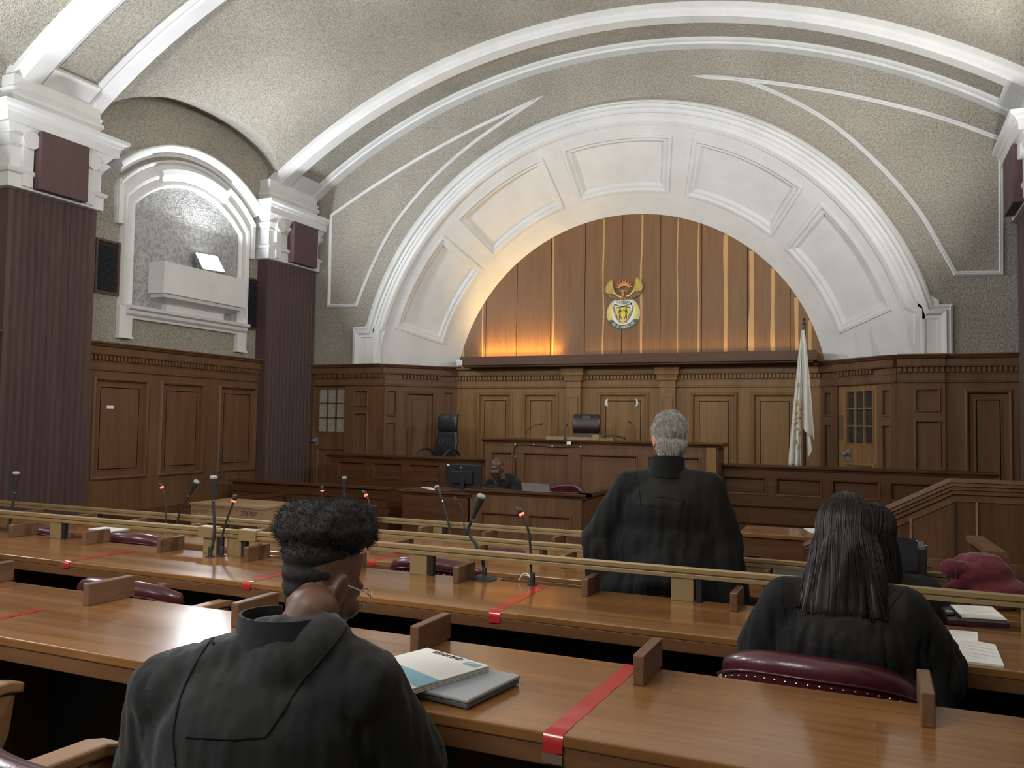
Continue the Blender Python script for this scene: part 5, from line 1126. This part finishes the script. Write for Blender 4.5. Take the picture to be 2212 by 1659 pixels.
# ------------------------------------------------------------------ people
def rot3(fwd, up=(0, 0, 1)):
    f = Vector(fwd).normalized(); r = f.cross(Vector(up)).normalized(); u = r.cross(f); return Matrix(((r.x, f.x, u.x), (r.y, f.y, u.y), (r.z, f.z, u.z)))
def head(mb, c, R, s=1.0):
    P = lambda x, y, z: Vector(c)+R @ (Vector((x, y, z))*s)
    E = lambda p, r: mb.ell(P(*p), tuple(q*s for q in r), 20, 14, R)
    E((0, -0.015, 0.035), (0.076, 0.097, 0.092)); E((0, 0.03, -0.03), (0.064, 0.068, 0.088)); E((0, 0.062, -0.092), (0.036, 0.032, 0.028))
    E((0.036, 0.070, -0.035), (0.030, 0.026, 0.028)); E((-0.036, 0.070, -0.035), (0.030, 0.026, 0.028))
    mb.cap(P(0, 0.092, 0.004), P(0, 0.116, -0.032), 0.009*s, 0.014*s); E((0.013, 0.106, -0.036), (0.010, 0.012, 0.008)); E((-0.013, 0.106, -0.036), (0.010, 0.012, 0.008))
    mb.cap(P(-0.040, 0.078, 0.020), P(-0.012, 0.091, 0.024), 0.011*s, 0.012*s); mb.cap(P(0.040, 0.078, 0.020), P(0.012, 0.091, 0.024), 0.011*s, 0.012*s)
    E((0, 0.094, -0.060), (0.025, 0.012, 0.007)); E((0, 0.092, -0.070), (0.022, 0.012, 0.008))
    for sx in (-1, 1):
        E((sx*0.079, -0.012, -0.012), (0.010, 0.024, 0.034)); E((sx*0.083, -0.016, 0.002), (0.007, 0.018, 0.020)); E((sx*0.077, -0.004, -0.038), (0.009, 0.012, 0.012))
    return P
def eyes(parent, P, R, s=1.0):
    for sx in (-1, 1):
        a = MB(); a.ell(P(sx*0.031, 0.0795, 0.003), (0.0125*s, 0.0125*s, 0.0085*s), 14, 10); e = a.build('eye', 'eyewhite', parent, smooth='all')
        b = MB(); b.ell(P(sx*0.031, 0.0895, 0.002), (0.0062*s, 0.0042*s, 0.0062*s), 12, 8, R); b.build('iris', 'ink', e, smooth='all')
M['eyewhite'] = mat('eye_white', (0.12, 0.09, 0.075), 0.45)
def skinmat(name, c, rough=0.5):
    m = mat(name, c, rough, spec=0.4); b = m.node_tree.nodes['Principled BSDF']; b.inputs['Subsurface Weight'].default_value = 0.12; b.inputs['Subsurface Radius'].default_value = (0.012, 0.005, 0.003); b.inputs['Subsurface Scale'].default_value = 0.5
    t = NT(m); n = t.noise(t.co(), 30, 3); t.l(t.ramp(n.outputs['Fac'], [(0.3, tuple(x*0.85 for x in c)), (0.7, tuple(x*1.12 for x in c))]).outputs[0], t.b.inputs['Base Color']); return m
M['skin_dark'] = skinmat('dark_brown_skin', (0.115, 0.058, 0.036)); M['skin_deep'] = skinmat('deep_brown_skin', (0.095, 0.048, 0.032), 0.4); M['skin_light'] = skinmat('light_skin', (0.50, 0.27, 0.19)); M['skin_mid'] = skinmat('mid_brown_skin', (0.24, 0.13, 0.085))
def hand(mb, wr, d, side, up=(0, 0, 1), curl=0.5):
    """palm, four fingers, thumb; d = pointing direction"""
    d = Vector(d).normalized(); u = Vector(up); x = d.cross(u).normalized()*side; u = x.cross(d)*side; wr = Vector(wr)
    mb.cap(wr, wr+d*0.05, 0.024, 0.030); mb.ell(wr+d*0.055, (0.038, 0.038, 0.018), 14, 10)
    for k, L in enumerate((0.068, 0.078, 0.072, 0.056)):
        b = wr+d*0.085+x*(0.030-0.019*k); t1 = (d-u*0.35*curl).normalized(); t2 = (d-u*1.3*curl).normalized()
        mb.cap(b-d*0.02, b+t1*L*0.5, 0.0095, 0.0085, 8); mb.cap(b+t1*L*0.5, b+t1*L*0.5+t2*L*0.5, 0.0085, 0.007, 8)
    b = wr+d*0.03+x*0.030; mb.cap(b, b+(d+x*0.9).normalized()*0.035, 0.012, 0.010, 8); mb.cap(b+(d+x*0.9).normalized()*0.035, b+(d+x*0.9).normalized()*0.035+(d+x*0.2-u*0.3).normalized()*0.03, 0.010, 0.008, 8)
def bodymesh(root, hc, R, s, neck, sh, el, wr, hip, knee, ank, m, hd=None, voxel=0.008):
    mb = MB(); P = head(mb, hc, R, s)
    mb.cap(P(0, -0.02, -0.06), neck, 0.055*s, 0.058*s)
    c = (Vector(sh[0])+Vector(sh[1]))/2; hp = (Vector(hip[0])+Vector(hip[1]))/2
    mb.cap(neck, c-Vector((0, 0, 0.03)), 0.058*s, 0.08*s); mb.cap(sh[0], sh[1], 0.055*s, 0.055*s); mb.ell(c.lerp(hp, 0.25), (0.14*s, 0.095*s, 0.17*s)); mb.ell(c.lerp(hp, 0.65), (0.125*s, 0.09*s, 0.17*s)); mb.ell(hp, (0.14*s, 0.10*s, 0.11*s))
    for i in (0, 1):
        mb.cap(sh[i], el[i], 0.05*s, 0.038*s); mb.cap(el[i], wr[i], 0.038*s, 0.026*s)
        mb.cap(hip[i], knee[i], 0.078*s, 0.055*s); mb.cap(knee[i], ank[i], 0.052*s, 0.034*s)
        f = Vector((R[0][1], R[1][1], 0)).normalized(); mb.cap(ank[i], Vector(ank[i])+f*0.14-Vector((0, 0, 0.03)), 0.038*s, 0.028*s)
        hand(mb, wr[i], (hd or (R @ Vector((0, 1, 0)))), 1 if i == 0 else -1)
    me = remesh(mb, voxel, 2)
    return putmesh(me, 'body', m, root), P
def folds(me, amp, fx, fz, zmax=9, seed=0.0, zmin=-9, fade=0.08):
    for v in me.vertices:
        p = v.co; n = noise.noise((p.x*fx+seed, p.y*fx, p.z*fz+seed)); n2 = noise.noise((p.x*fx*2.1, p.y*fx*2.1+seed, p.z*fz*1.6))
        msk = min(1, max(0, (zmax-p.z)/fade))*min(1, max(0, (p.z-zmin)/fade+0.2)); r = 1-2*abs(n); v.co = p+v.normal*(amp*(0.7*r+0.45*n2)*msk)
    me.update()
def seam(me, pts, r, name, m, parent, sub=6, off=0.0):
    bvh = BVHTree.FromPolygons([v.co for v in me.vertices], [p.vertices for p in me.polygons]); out = []
    for p in smoothpath([Vector(q) for q in pts], sub):
        d = (p-CAM).normalized(); h = bvh.ray_cast(CAM, d)
        if h[0] is not None: out.append(h[0]+h[1]*off)
    a = MB(); a.tube(out, r, 6); return a.build(name, m, parent, smooth='all')
def strands(paths, r, name, m, parent):
    a = MB()
    for P in paths:
        n = len(P); t0 = (P[min(1, n-1)]-P[0]); x = t0.orthogonal().normalized(); i = len(a.v)
        for k, p in enumerate(P):
            t = (P[min(k+1, n-1)]-P[max(k-1, 0)]); t = t.normalized() if t.length > 1e-9 else Vector((0, 0, 1)); x = (x-t*x.dot(t)); x = x.normalized() if x.length > 1e-6 else t.orthogonal().normalized(); y = t.cross(x); w_ = r*(1-0.75*(k/(n-1))**2)
            for q in range(3): b = 2*PI*q/3; a.v.append(tuple(p+(x*math.cos(b)+y*math.sin(b))*w_))
        for k in range(n-1):
            for q in range(3): a.f.append((i+k*3+q, i+k*3+(q+1) % 3, i+k*3+3+(q+1) % 3, i+k*3+3+q))
    return a.build(name, m, parent, smooth='all')
def hairmat(name, c, rough=0.5, var=0.4, scale=60):
    m = mat(name, c, rough, spec=0.35); t = NT(m); n = t.noise(t.co(), scale, 4, 0.7)
    t.l(t.ramp(n.outputs['Fac'], [(0.3, tuple(x*(1-var) for x in c)), (0.7, tuple(x*(1+var) for x in c))]).outputs[0], t.b.inputs['Base Color']); return m
M['hair_black'] = hairmat('black_curly_hair', (0.016, 0.015, 0.015), 0.8); M['hair_long'] = hairmat('long_dark_hair', (0.016, 0.012, 0.011), 0.36, 0.5, 40); M['hair_grey'] = hairmat('grey_hair', (0.36, 0.345, 0.31), 0.55, 0.45, 45)
V = Vector
def robe(root, name, m, build, voxel=0.011, amp=0.009, fx=24, fz=3.5, zmax=9, seed=0.0, smooth=6, zmin=-9):
    mb = MB(); build(mb); me = remesh(mb, voxel, smooth); folds(me, amp, fx, fz, zmax, seed, zmin); return me, putmesh(me, name, m, root)
def two_tone(o, m2, test):
    o.data.materials.append(M[m2])
    for p in o.data.polygons:
        if test(p.center, p.normal): p.material_index = 1

# -- woman with the curly updo, seated at the front desk
W1 = thing('person', 'person with curly dark updo and glasses in a black robe, seated at the front desk', 'person', (-1.36, 1.3, 0))
h1 = ony(700, 1258, 1.64); R1 = rot3((0.20, 0.86, -0.40), (0.04, 0, 1))
n1 = ony(630, 1330, 1.48)
sL, sR = V((-1.425, 1.40, 0.85)), V((-1.015, 1.54, 0.875))
eL, eR = V((-1.49, 1.47, 0.62)), V((-0.965, 1.64, 0.65)); wL, wR = V((-1.46, 1.78, 0.80)), V((-1.34, 1.80, 0.80))
b1, P1 = bodymesh(W1, h1, R1, 0.98, n1+V((0.02, 0.05, 0.0)), (sL, sR), (eL, eR), (wL, wR), (V((-1.33, 1.33, 0.55)), V((-1.14, 1.33, 0.55))), (V((-1.35, 1.68, 0.53)), V((-1.12, 1.68, 0.53))), (V((-1.35, 1.66, 0.09)), V((-1.12, 1.66, 0.09))), 'skin_dark', (0.2, 0.9, 0.05), 0.007)
eyes(b1, P1, R1)
for sx in (-1, 1):
    a = MB(); a.ell(P1(sx*0.087, -0.022, -0.012), (0.011, 0.026, 0.040), 18, 12, R1 @ Matrix.Rotation(sx*0.25, 3, 'Z')); a.ell(P1(sx*0.089, -0.016, -0.05), (0.008, 0.012, 0.014), 12, 8, R1); putmesh(remesh(a, 0.004, 2), 'ear', 'skin_dark', b1)
def rb1(mb):
    c = (sL+sR)/2
    mb.cap(sL, sR, 0.088, 0.088); mb.cap(n1+V((-0.05, -0.02, -0.075)), n1+V((0.06, 0.02, -0.06)), 0.07, 0.07); mb.cap(n1+V((0, -0.01, -0.10)), c, 0.09, 0.12); mb.cap(n1+V((0.05, 0.02, -0.085)), sR+V((0, 0, 0.01)), 0.065, 0.08); mb.cap(n1+V((-0.05, -0.02, -0.085)), sL+V((0, 0, 0.005)), 0.065, 0.08)
    Rb = Matrix.Rotation(0.32, 3, 'Z'); mb.ell(c+V((0, -0.02, -0.12)), (0.245, 0.145, 0.21), R=Rb); mb.ell(c+V((0, -0.03, -0.28)), (0.26, 0.16, 0.24), R=Rb); mb.ell(V((-1.23, 1.36, 0.54)), (0.30, 0.20, 0.10), R=Rb)
    mb.cap(sL, eL+V((0.0, 0, 0.04)), 0.085, 0.115); mb.cap(eL+V((0, 0, 0.03)), wL+V((-0.04, -0.05, 0.0)), 0.12, 0.07); mb.cap(sR, eR+V((-0.02, 0, 0.04)), 0.085, 0.105); mb.cap(eR+V((-0.02, 0, 0.03)), wR+V((0.04, -0.05, 0)), 0.11, 0.065)
    mb.cap(eL+V((0.02, -0.03, -0.02)), V((-1.46, 1.33, 0.54)), 0.10, 0.10); mb.cap(eR+V((-0.04, -0.03, -0.02)), V((-1.0, 1.48, 0.54)), 0.10, 0.11)
M['yoke2'] = cloth('flare_lit_yoke_cloth', (0.018, 0.019, 0.021), 0.75, 0.2, 6, 0.25)  # yoke of the same black robe, lightened in colour for the flare
me1, ro1 = robe(W1, 'robe', 'robe2', rb1, amp=0.008, seed=1.3)
two_tone(ro1, 'yoke2', lambda p, n: n.y < 0.4 and abs(p.x+1.24) < 0.11+0.26*max(0, p.z-0.66) and p.z > 0.62) if 'yoke2' in M else None
def collar(root, c, r, hgt, tilt, m, a0=-2.6, a1=2.6, lean=0.0, name='collar'):
    rows = []
    for k in range(25):
        t = a0+(a1-a0)*k/24; x, y = r[0]*math.sin(t), -r[1]*math.cos(t); rows.append([c+V((x*1.10, y*1.10, -0.02)), c+V((x*1.03, y*1.03, hgt*0.6+tilt*y)), c+V((x, y, hgt+tilt*y)), c+V((x*0.93, y*0.93, hgt+tilt*y)), c+V((x*0.98, y*0.98, 0.0))])
    a = MB(); a.loft(rows); return a.build(name, m, root, smooth=True, angle=60)
collar(W1, n1+V((-0.030, 0.0, -0.042)), (0.094, 0.080), 0.044, 0.0, 'robe2')
for pts in (((500, 1340), (455, 1385), (425, 1430), (392, 1500), (378, 1560), (375, 1600), (380, 1655)), ((755, 1345), (735, 1375), (690, 1430), (650, 1475), (610, 1540), (575, 1590)), ((400, 1592), (440, 1594), (500, 1597), (575, 1592)), ((470, 1335), (456, 1352), (452, 1372), (462, 1392))):
    seam(me1, [ony(x, y, 1.4) for x, y in pts], 0.0028, 'seam', 'robe', ro1)
# hair
def curly():
    mb = MB(); c = ony(697, 1140, 1.65); k0 = ony(702, 1222, 1.655)
    mb.ell(c, (0.121, 0.105, 0.054), 24, 16); mb.ell(c+V((-0.045, 0.0, 0.022)), (0.062, 0.08, 0.042)); mb.ell(c+V((0.05, 0.0, 0.026)), (0.060, 0.08, 0.042)); mb.ell(c+V((0.0, -0.02, 0.03)), (0.06, 0.07, 0.035)); mb.ell(c+V((-0.085, 0.02, -0.012)), (0.04, 0.06, 0.038)); mb.ell(c+V((0.088, 0.02, -0.008)), (0.038, 0.06, 0.04))
    for z, rx_, ry_ in ((0.03, 0.086, 0.107), (-0.01, 0.083, 0.106), (-0.045, 0.079, 0.102)): mb.ell(k0+R1 @ V((0, -0.012, 0))+V((0, 0, z)), (rx_, ry_, 0.05), 20, 12)
    mb.ell(k0+V((-0.02, -0.03, -0.075)), (0.055, 0.065, 0.03))
    me = remesh(mb, 0.006, 3)
    rnd = random.Random(11); paths = []
    for v in me.vertices:
        p = v.co; top = 1.0 if p.z > c.z-0.055 else 0.35; f = noise.noise((p.x*38, p.y*38, p.z*38)); g = noise.noise((p.x*95, p.y*95, p.z*95)); v.co = p+v.normal*(0.006*f+0.0035*g)*top
    me.update()
    for v in me.vertices:
        pr_ = 0.55 if v.co.z > c.z-0.055 else 0.12
        if rnd.random() < pr_:
            n = v.normal; L = rnd.uniform(0.006, 0.016)*(1 if pr_ > 0.2 else 0.3); a = n.orthogonal().normalized(); b = n.cross(a); ph_ = rnd.random()*6.28; P = []
            for k in range(4): t = k/3; P.append(v.co-n*0.002+n*L*t+(a*math.cos(ph_+t*4)+b*math.sin(ph_+t*4))*0.004*t)
            paths.append(P)
    o = putmesh(me, 'hair', 'hair_black', W1); strands(paths, 0.0009, 'stray_curl', 'hair_black', o)
curly()
def glasses(root, P, R, m='chrome'):
    a = MB()
    for sx in (-1, 1):
        a.tube([P(sx*0.033+0.026*math.cos(t), 0.108, 0.0+0.022*math.sin(t)) for t in [2*PI*k/20 for k in range(21)]], 0.0016, 6); a.tube([P(sx*0.059, 0.106, 0.006), P(sx*0.078, 0.06, 0.008), P(sx*0.084, -0.01, 0.006), P(sx*0.082, -0.03, -0.012)], 0.0017, 6)
    a.tube([P(-0.008, 0.110, 0.006), P(0, 0.114, 0.009), P(0.008, 0.110, 0.006)], 0.0016, 6); return a.build('glasses', m, root, smooth='all')
glasses(W1, P1, R1)

# -- grey-haired man standing beyond the second desk
MN = thing('person', 'grey-haired person standing in a black robe, seen from behind, facing the bench', 'person', (-0.97, 4.2, -0.16))
YM = 4.15
h2 = ony(1446, 948, YM+0.03); R2 = rot3((-0.42, 0.90, -0.12)); n2 = ony(1442, 1000, YM-0.02)
s2 = (V((-1.155, YM, 1.135)), V((-0.755, YM, 1.145))); e2 = (V((-1.305, YM+0.02, 0.85)), V((-0.66, YM+0.02, 0.86))); w2 = (V((-1.13, YM+0.24, 0.80)), V((-0.80, YM+0.24, 0.80)))
b2, P2 = bodymesh(MN, h2, R2, 1.0, n2, s2, e2, w2, (V((-1.06, YM, 0.68)), V((-0.85, YM, 0.68))), (V((-1.07, YM-0.01, 0.27)), V((-0.84, YM-0.01, 0.27))), (V((-1.07, YM-0.03, -0.08)), V((-0.84, YM-0.03, -0.08))), 'skin_light', (0.1, 0.95, -0.25))
eyes(b2, P2, R2)
def rb2(mb):
    c = (s2[0]+s2[1])/2
    mb.cap(s2[0]+V((0.02, 0, -0.0)), s2[1]-V((0.02, 0, 0.0)), 0.085, 0.085); mb.cap(n2+V((0, 0, -0.05)), c+V((0, 0, -0.02)), 0.085, 0.12); mb.cap(n2+V((-0.05, 0, -0.075)), s2[0]+V((0.04, 0, 0.02)), 0.055, 0.07); mb.cap(n2+V((0.05, 0, -0.075)), s2[1]+V((-0.04, 0, 0.02)), 0.055, 0.07)
    mb.ell(c+V((0, -0.01, -0.13)), (0.25, 0.145, 0.20)); mb.ell(c+V((0, -0.01, -0.32)), (0.28, 0.16, 0.25)); mb.cap(c+V((0.03, 0, -0.45)), V((-0.95, YM, 0.45)), 0.25, 0.27)
    mb.ell(V((-0.97, YM, 0.58)), (0.39, 0.19, 0.28)); mb.ell(V((-0.96, YM, 0.30)), (0.38, 0.2, 0.28))
    mb.cap(s2[0], e2[0], 0.085, 0.10); mb.cap(e2[0], w2[0]+V((-0.05, 0, 0.0)), 0.105, 0.08); mb.cap(s2[1], e2[1]+V((-0.03, 0, 0)), 0.085, 0.095); mb.cap(e2[1]+V((-0.03, 0, 0)), w2[1]+V((0.05, 0, 0)), 0.10, 0.08)
    mb.cap(e2[0]+V((0.02, -0.02, -0.05)), V((-1.25, YM, 0.58)), 0.11, 0.11); mb.cap(e2[1]+V((-0.03, -0.02, -0.05)), V((-0.66, YM, 0.58)), 0.10, 0.11)
me2, ro2 = robe(MN, 'robe', 'robe', rb2, voxel=0.012, amp=0.015, fx=17, fz=2.0, zmax=1.16, seed=4.4)
two_tone(ro2, 'yoke', lambda p, n: n.y < 0.45 and abs(p.x+0.955) < 0.16+0.02*math.sin(p.z*9) and p.z > 1.06)
collar(MN, n2+V((0.0, 0.0, -0.05)), (0.082, 0.078), 0.08, -0.12, 'robe')
seam(me2, [ony(x, y, YM-0.2) for x, y in ((1408, 1075), (1430, 1074), (1450, 1076), (1470, 1082), (1495, 1092))], 0.003, 'seam', 'robe', ro2); seam(me2, [ony(x, y, YM-0.2) for x, y in ((1362, 1005), (1372, 1030), (1380, 1055), (1384, 1090))], 0.003, 'seam', 'robe', ro2)
def greyhair():
    rnd = random.Random(5); mb = MB(); s = 1.0
    def Q(x, y, z): return h2+R2 @ (V((x, y, z))*s)
    mb.ell(Q(0, -0.02, 0.045), (0.083*s, 0.104*s, 0.094*s), 24, 16, R2); mb.ell(Q(0, -0.052, -0.03), (0.072*s, 0.062*s, 0.075*s), 20, 14, R2); mb.ell(Q(0.0, 0.01, 0.085), (0.068*s, 0.085*s, 0.055*s), 20, 14, R2); mb.ell(Q(-0.066, 0.02, 0.03), (0.016*s, 0.03*s, 0.05*s), 16, 12, R2); mb.ell(Q(0.066, 0.02, 0.03), (0.016*s, 0.03*s, 0.05*s), 16, 12, R2)
    me = remesh(mb, 0.007, 3); paths = []
    for v in me.vertices:
        p = v.co; v.co = p+v.normal*0.005*noise.noise((p.x*30+p.z*20, p.y*30, p.z*16))
    me.update(); Ri = R2.inverted()
    for v in me.vertices:
        q = Ri @ (v.co-h2)
        if q.y > 0.075: continue
        for r_ in range(2):
            n = v.normal; fl_ = R2 @ V((rnd.uniform(-0.35, 0.35)+q.x*4, -0.5, -0.9 if q.z < 0.09 else -0.25)); d = (fl_-n*fl_.dot(n)).normalized(); L = rnd.uniform(0.018, 0.038); P = []
            for k in range(4): t = k/3; P.append(v.co-n*0.003+d*L*t+n*(0.0075*math.sin(t*2.2)*rnd.uniform(0.6, 1.2)))
            paths.append(P)
    o = putmesh(me, 'hair', 'hair_grey', MN); strands(paths, 0.0010, 'hair_strand', 'hair_grey', o)
greyhair()

# -- long-haired woman seated at the second desk
def longhair(root, hc, R, zend, ybk, xs, seed, n_st, m, spread=1.0):
    rnd = random.Random(seed)
    def path(az, e, off, zj):
        P = []; rx_, ry_, rz_ = 0.088+off, 0.106+off, 0.112+off; c0 = R @ V((0, -0.015, 0.035))
        for k in range(9):
            t = e+(1-e)*k/8; th = t*PI*0.56; P.append(hc+c0+R @ V((rx_*math.sin(th)*math.sin(az), -ry_*math.sin(th)*math.cos(az), rz_*math.cos(th))))
        q = P[-1]; fx_ = math.sin(az); out = V((fx_*0.045*spread, (-0.02 if abs(az) < 1.9 else 0.0), 0)); tgt = V((q.x+out.x+rnd.uniform(-0.008, 0.008), min(q.y, ybk+0.04*(1-math.cos(az)))+out.y, zend+zj))
        for k in range(1, 10): t = k/9; P.append(V((q.x+(tgt.x-q.x)*t**0.8, q.y+(tgt.y-q.y)*(t**0.7), q.z+(tgt.z-q.z)*t))+V((0.004*math.sin(t*5+az*9), 0.004*math.cos(t*4+az*7), 0))*(0.5 if off < 0 else 1))
        return P
    AZ0 = 2.25; rows = [path(-AZ0+2*AZ0*k/60, 0.0, -0.002, 0.015+0.012*math.sin(k*1.7)) for k in range(61)]
    a = MB(); a.loft(rows, cap=False, closed=False); o = a.build('hair', m, root, smooth='all'); sd_ = o.modifiers.new('t', 'SOLIDIFY'); sd_.thickness = 0.012; sd_.offset = -1
    st_ = [path(rnd.uniform(-AZ0, AZ0), rnd.choice((0.0, 0.0, 0.15, 0.3, 0.5)), rnd.uniform(-0.001, 0.006), rnd.uniform(-0.018, 0.014)) for _ in range(n_st)]
    strands(st_, 0.0016, 'hair_strand', m, o)
L2 = thing('person', 'person with long straight dark hair in a gathered black robe, seated at the second desk', 'person', (-0.08, 2.85, -0.08))
YL = 2.86
h3 = ony(1828, 1166, YL+0.05); R3 = rot3((0.12, 0.92, -0.34)); n3 = ony(1832, 1262, YL-0.02)
s3 = (V((-0.265, YL-0.02, 0.89)), V((0.075, YL-0.02, 0.89))); e3 = (V((-0.335, YL+0.04, 0.68)), V((0.150, YL+0.06, 0.68))); w3 = (V((-0.17, YL+0.34, 0.72)), V((0.04, YL+0.36, 0.72)))
b3, P3 = bodymesh(L2, h3, R3, 0.94, n3, s3, e3, w3, (V((-0.18, YL-0.02, 0.46)), V((0.02, YL-0.02, 0.46))), (V((-0.19, YL+0.36, 0.44)), V((0.03, YL+0.36, 0.44))), (V((-0.19, YL+0.34, 0.0)), V((0.03, YL+0.34, 0.0))), 'skin_mid', (0.15, 0.9, 0.05))
eyes(b3, P3, R3, 0.94)
def rb3(mb):
    c = (s3[0]+s3[1])/2
    mb.cap(s3[0]+V((0.02, 0, 0)), s3[1]-V((0.02, 0, 0)), 0.078, 0.078); mb.cap(n3+V((0, 0, -0.05)), c, 0.075, 0.11); mb.cap(n3+V((-0.04, 0, -0.06)), s3[0]+V((0.04, 0, 0.02)), 0.05, 0.066); mb.cap(n3+V((0.04, 0, -0.06)), s3[1]+V((-0.04, 0, 0.02)), 0.05, 0.066)
    mb.ell(c+V((0, -0.02, -0.13)), (0.21, 0.125, 0.19)); mb.ell(c+V((0, -0.03, -0.30)), (0.25, 0.14, 0.20)); mb.ell(V((-0.09, YL-0.03, 0.48)), (0.26, 0.17, 0.10))
    mb.cap(s3[0], e3[0]+V((0.01, 0, 0.03)), 0.082, 0.10); mb.cap(e3[0]+V((0.01, 0, 0.03)), w3[0]+V((-0.03, -0.05, 0.0)), 0.10, 0.065); mb.cap(s3[1], e3[1]+V((0, 0, 0.03)), 0.082, 0.10); mb.cap(e3[1]+V((0, 0, 0.02)), w3[1]+V((0.03, -0.05, 0)), 0.105, 0.065)
    mb.cap(e3[0]+V((0.03, -0.03, -0.03)), V((-0.30, YL-0.02, 0.50)), 0.08, 0.09); mb.cap(e3[1]+V((-0.03, -0.03, -0.03)), V((0.13, YL, 0.50)), 0.09, 0.09)
me3, ro3 = robe(L2, 'robe', 'robe', rb3, amp=0.016, fx=34, fz=3.0, zmax=0.90, seed=7.7)
two_tone(ro3, 'yoke', lambda p, n: n.y < 0.5 and abs(p.x+0.075) < 0.15+0.05*(p.z-0.8) and p.z > 0.79)
for pts in (((1690, 1240), (1688, 1270), (1692, 1310), (1700, 1350)), ((1958, 1243), (1925, 1280), (1900, 1310), (1880, 1330)), ((1968, 1255), (1940, 1290), (1912, 1325))): seam(me3, [ony(x, y, YL-0.2) for x, y in pts], 0.0024, 'seam', 'robe', ro3)
longhair(L2, h3, R3, 0.862, YL-0.115, 0, 21, 900, 'hair_long')
glasses(L2, P3, R3, 'grey')
# -- person in front of her, mostly hidden
L4 = thing('person', 'partly hidden person with dark hair and glasses in a black robe at the third desk', 'person', (0.04, 4.1, -0.16))
Y4 = 4.12; h4 = ony(1888, 1160, Y4); R4 = rot3((0.5, 0.82, -0.25)); n4 = h4+V((-0.02, -0.02, -0.15)); zf = -0.16
s4 = (V((-0.15, Y4, h4.z-0.235)), V((0.19, Y4, h4.z-0.235))); e4 = (V((-0.22, Y4+0.05, 0.55)), V((0.28, Y4+0.05, 0.55))); w4 = (V((-0.08, Y4+0.30, 0.635)), V((0.14, Y4+0.30, 0.635)))
b4, P4 = bodymesh(L4, h4, R4, 0.92, n4, s4, e4, w4, (V((-0.07, Y4, 0.34)), V((0.11, Y4, 0.34))), (V((-0.07, Y4+0.36, 0.34)), V((0.11, Y4+0.36, 0.34))), (V((-0.07, Y4+0.34, -0.08)), V((0.11, Y4+0.34, -0.08))), 'skin_mid', (0.1, 0.9, 0.05), 0.009)
def rb4(mb):
    c = (s4[0]+s4[1])/2; mb.cap(s4[0], s4[1], 0.075, 0.075); mb.cap(n4+V((0, 0, -0.05)), c, 0.07, 0.11); mb.ell(c+V((0, 0, -0.15)), (0.2, 0.125, 0.2)); mb.ell(c+V((0, 0, -0.33)), (0.22, 0.14, 0.18))
    for i in (0, 1): mb.cap(s4[i], e4[i], 0.078, 0.09); mb.cap(e4[i], w4[i]-V((0, 0.04, 0)), 0.09, 0.06)
me4, ro4 = robe(L4, 'robe', 'robe', rb4, amp=0.008, fx=24, fz=3, seed=2.2)
longhair(L4, h4, R4, h4.z-0.33, Y4-0.09, 0, 33, 350, 'hair_long'); glasses(L4, P4, R4, 'grey'); eyes(b4, P4, R4, 0.92)

# -- clerk at the computer
CK = thing('person', 'bald person in a dark hooded jacket looking at the computer monitor', 'person', (-4.25, 9.55, WELL))
YK = 9.42; h5 = ony(1074, 1011, YK); R5 = rot3((-0.22, -0.95, -0.22)); n5 = h5+V((0.05, 0.07, -0.14))
s5 = (V((n5.x+0.17, YK+0.10, n5.z-0.075)), V((n5.x-0.19, YK+0.12, n5.z-0.085))); e5 = (V((n5.x+0.22, YK-0.03, 0.53)), V((n5.x-0.22, YK-0.03, 0.53))); w5 = (V((n5.x-0.10, YK-0.16, 0.635)), V((n5.x-0.30, YK-0.16, 0.635)))
b5, P5 = bodymesh(CK, h5, R5, 0.98, n5, s5, e5, w5, (V((n5.x+0.10, YK+0.20, 0.22)), V((n5.x-0.10, YK+0.20, 0.22))), (V((n5.x+0.10, YK-0.18, 0.22)), V((n5.x-0.10, YK-0.18, 0.22))), (V((n5.x+0.10, YK-0.15, WELL+0.07)), V((n5.x-0.10, YK-0.15, WELL+0.07))), 'skin_deep', (-0.4, -0.85, 0.0))
eyes(b5, P5, R5, 0.98)
def rb5(mb):
    c = (s5[0]+s5[1])/2; mb.cap(s5[0], s5[1], 0.08, 0.08); mb.ell(c+V((0, 0.0, -0.12)), (0.215, 0.14, 0.2)); mb.ell(c+V((0, 0.02, -0.28)), (0.22, 0.15, 0.2)); mb.cap(n5+V((0, 0.02, -0.04)), c, 0.085, 0.12)
    mb.ell(n5+V((0.045, 0.06, 0.0)), (0.095, 0.085, 0.075)); mb.cap(n5+V((0.085, -0.03, -0.03)), n5+V((0.05, -0.09, -0.10)), 0.04, 0.035); mb.cap(n5+V((-0.075, -0.02, -0.05)), n5+V((-0.03, -0.09, -0.10)), 0.035, 0.035)
    for i in (0, 1): mb.cap(s5[i], e5[i], 0.08, 0.07); mb.cap(e5[i], w5[i]+V((0, 0.05, 0)), 0.07, 0.05)
me5, ro5 = robe(CK, 'hooded_jacket', 'hoodie', rb5, voxel=0.010, amp=0.008, fx=18, fz=9, seed=9.1, smooth=4)
z_ = MB(); q = ony(1071, 1038, YK-0.16); z_.tube([q, q+V((-0.006, 0, -0.03))], 0.005, 6); z_.build('zip_pull', 'chrome', CK)
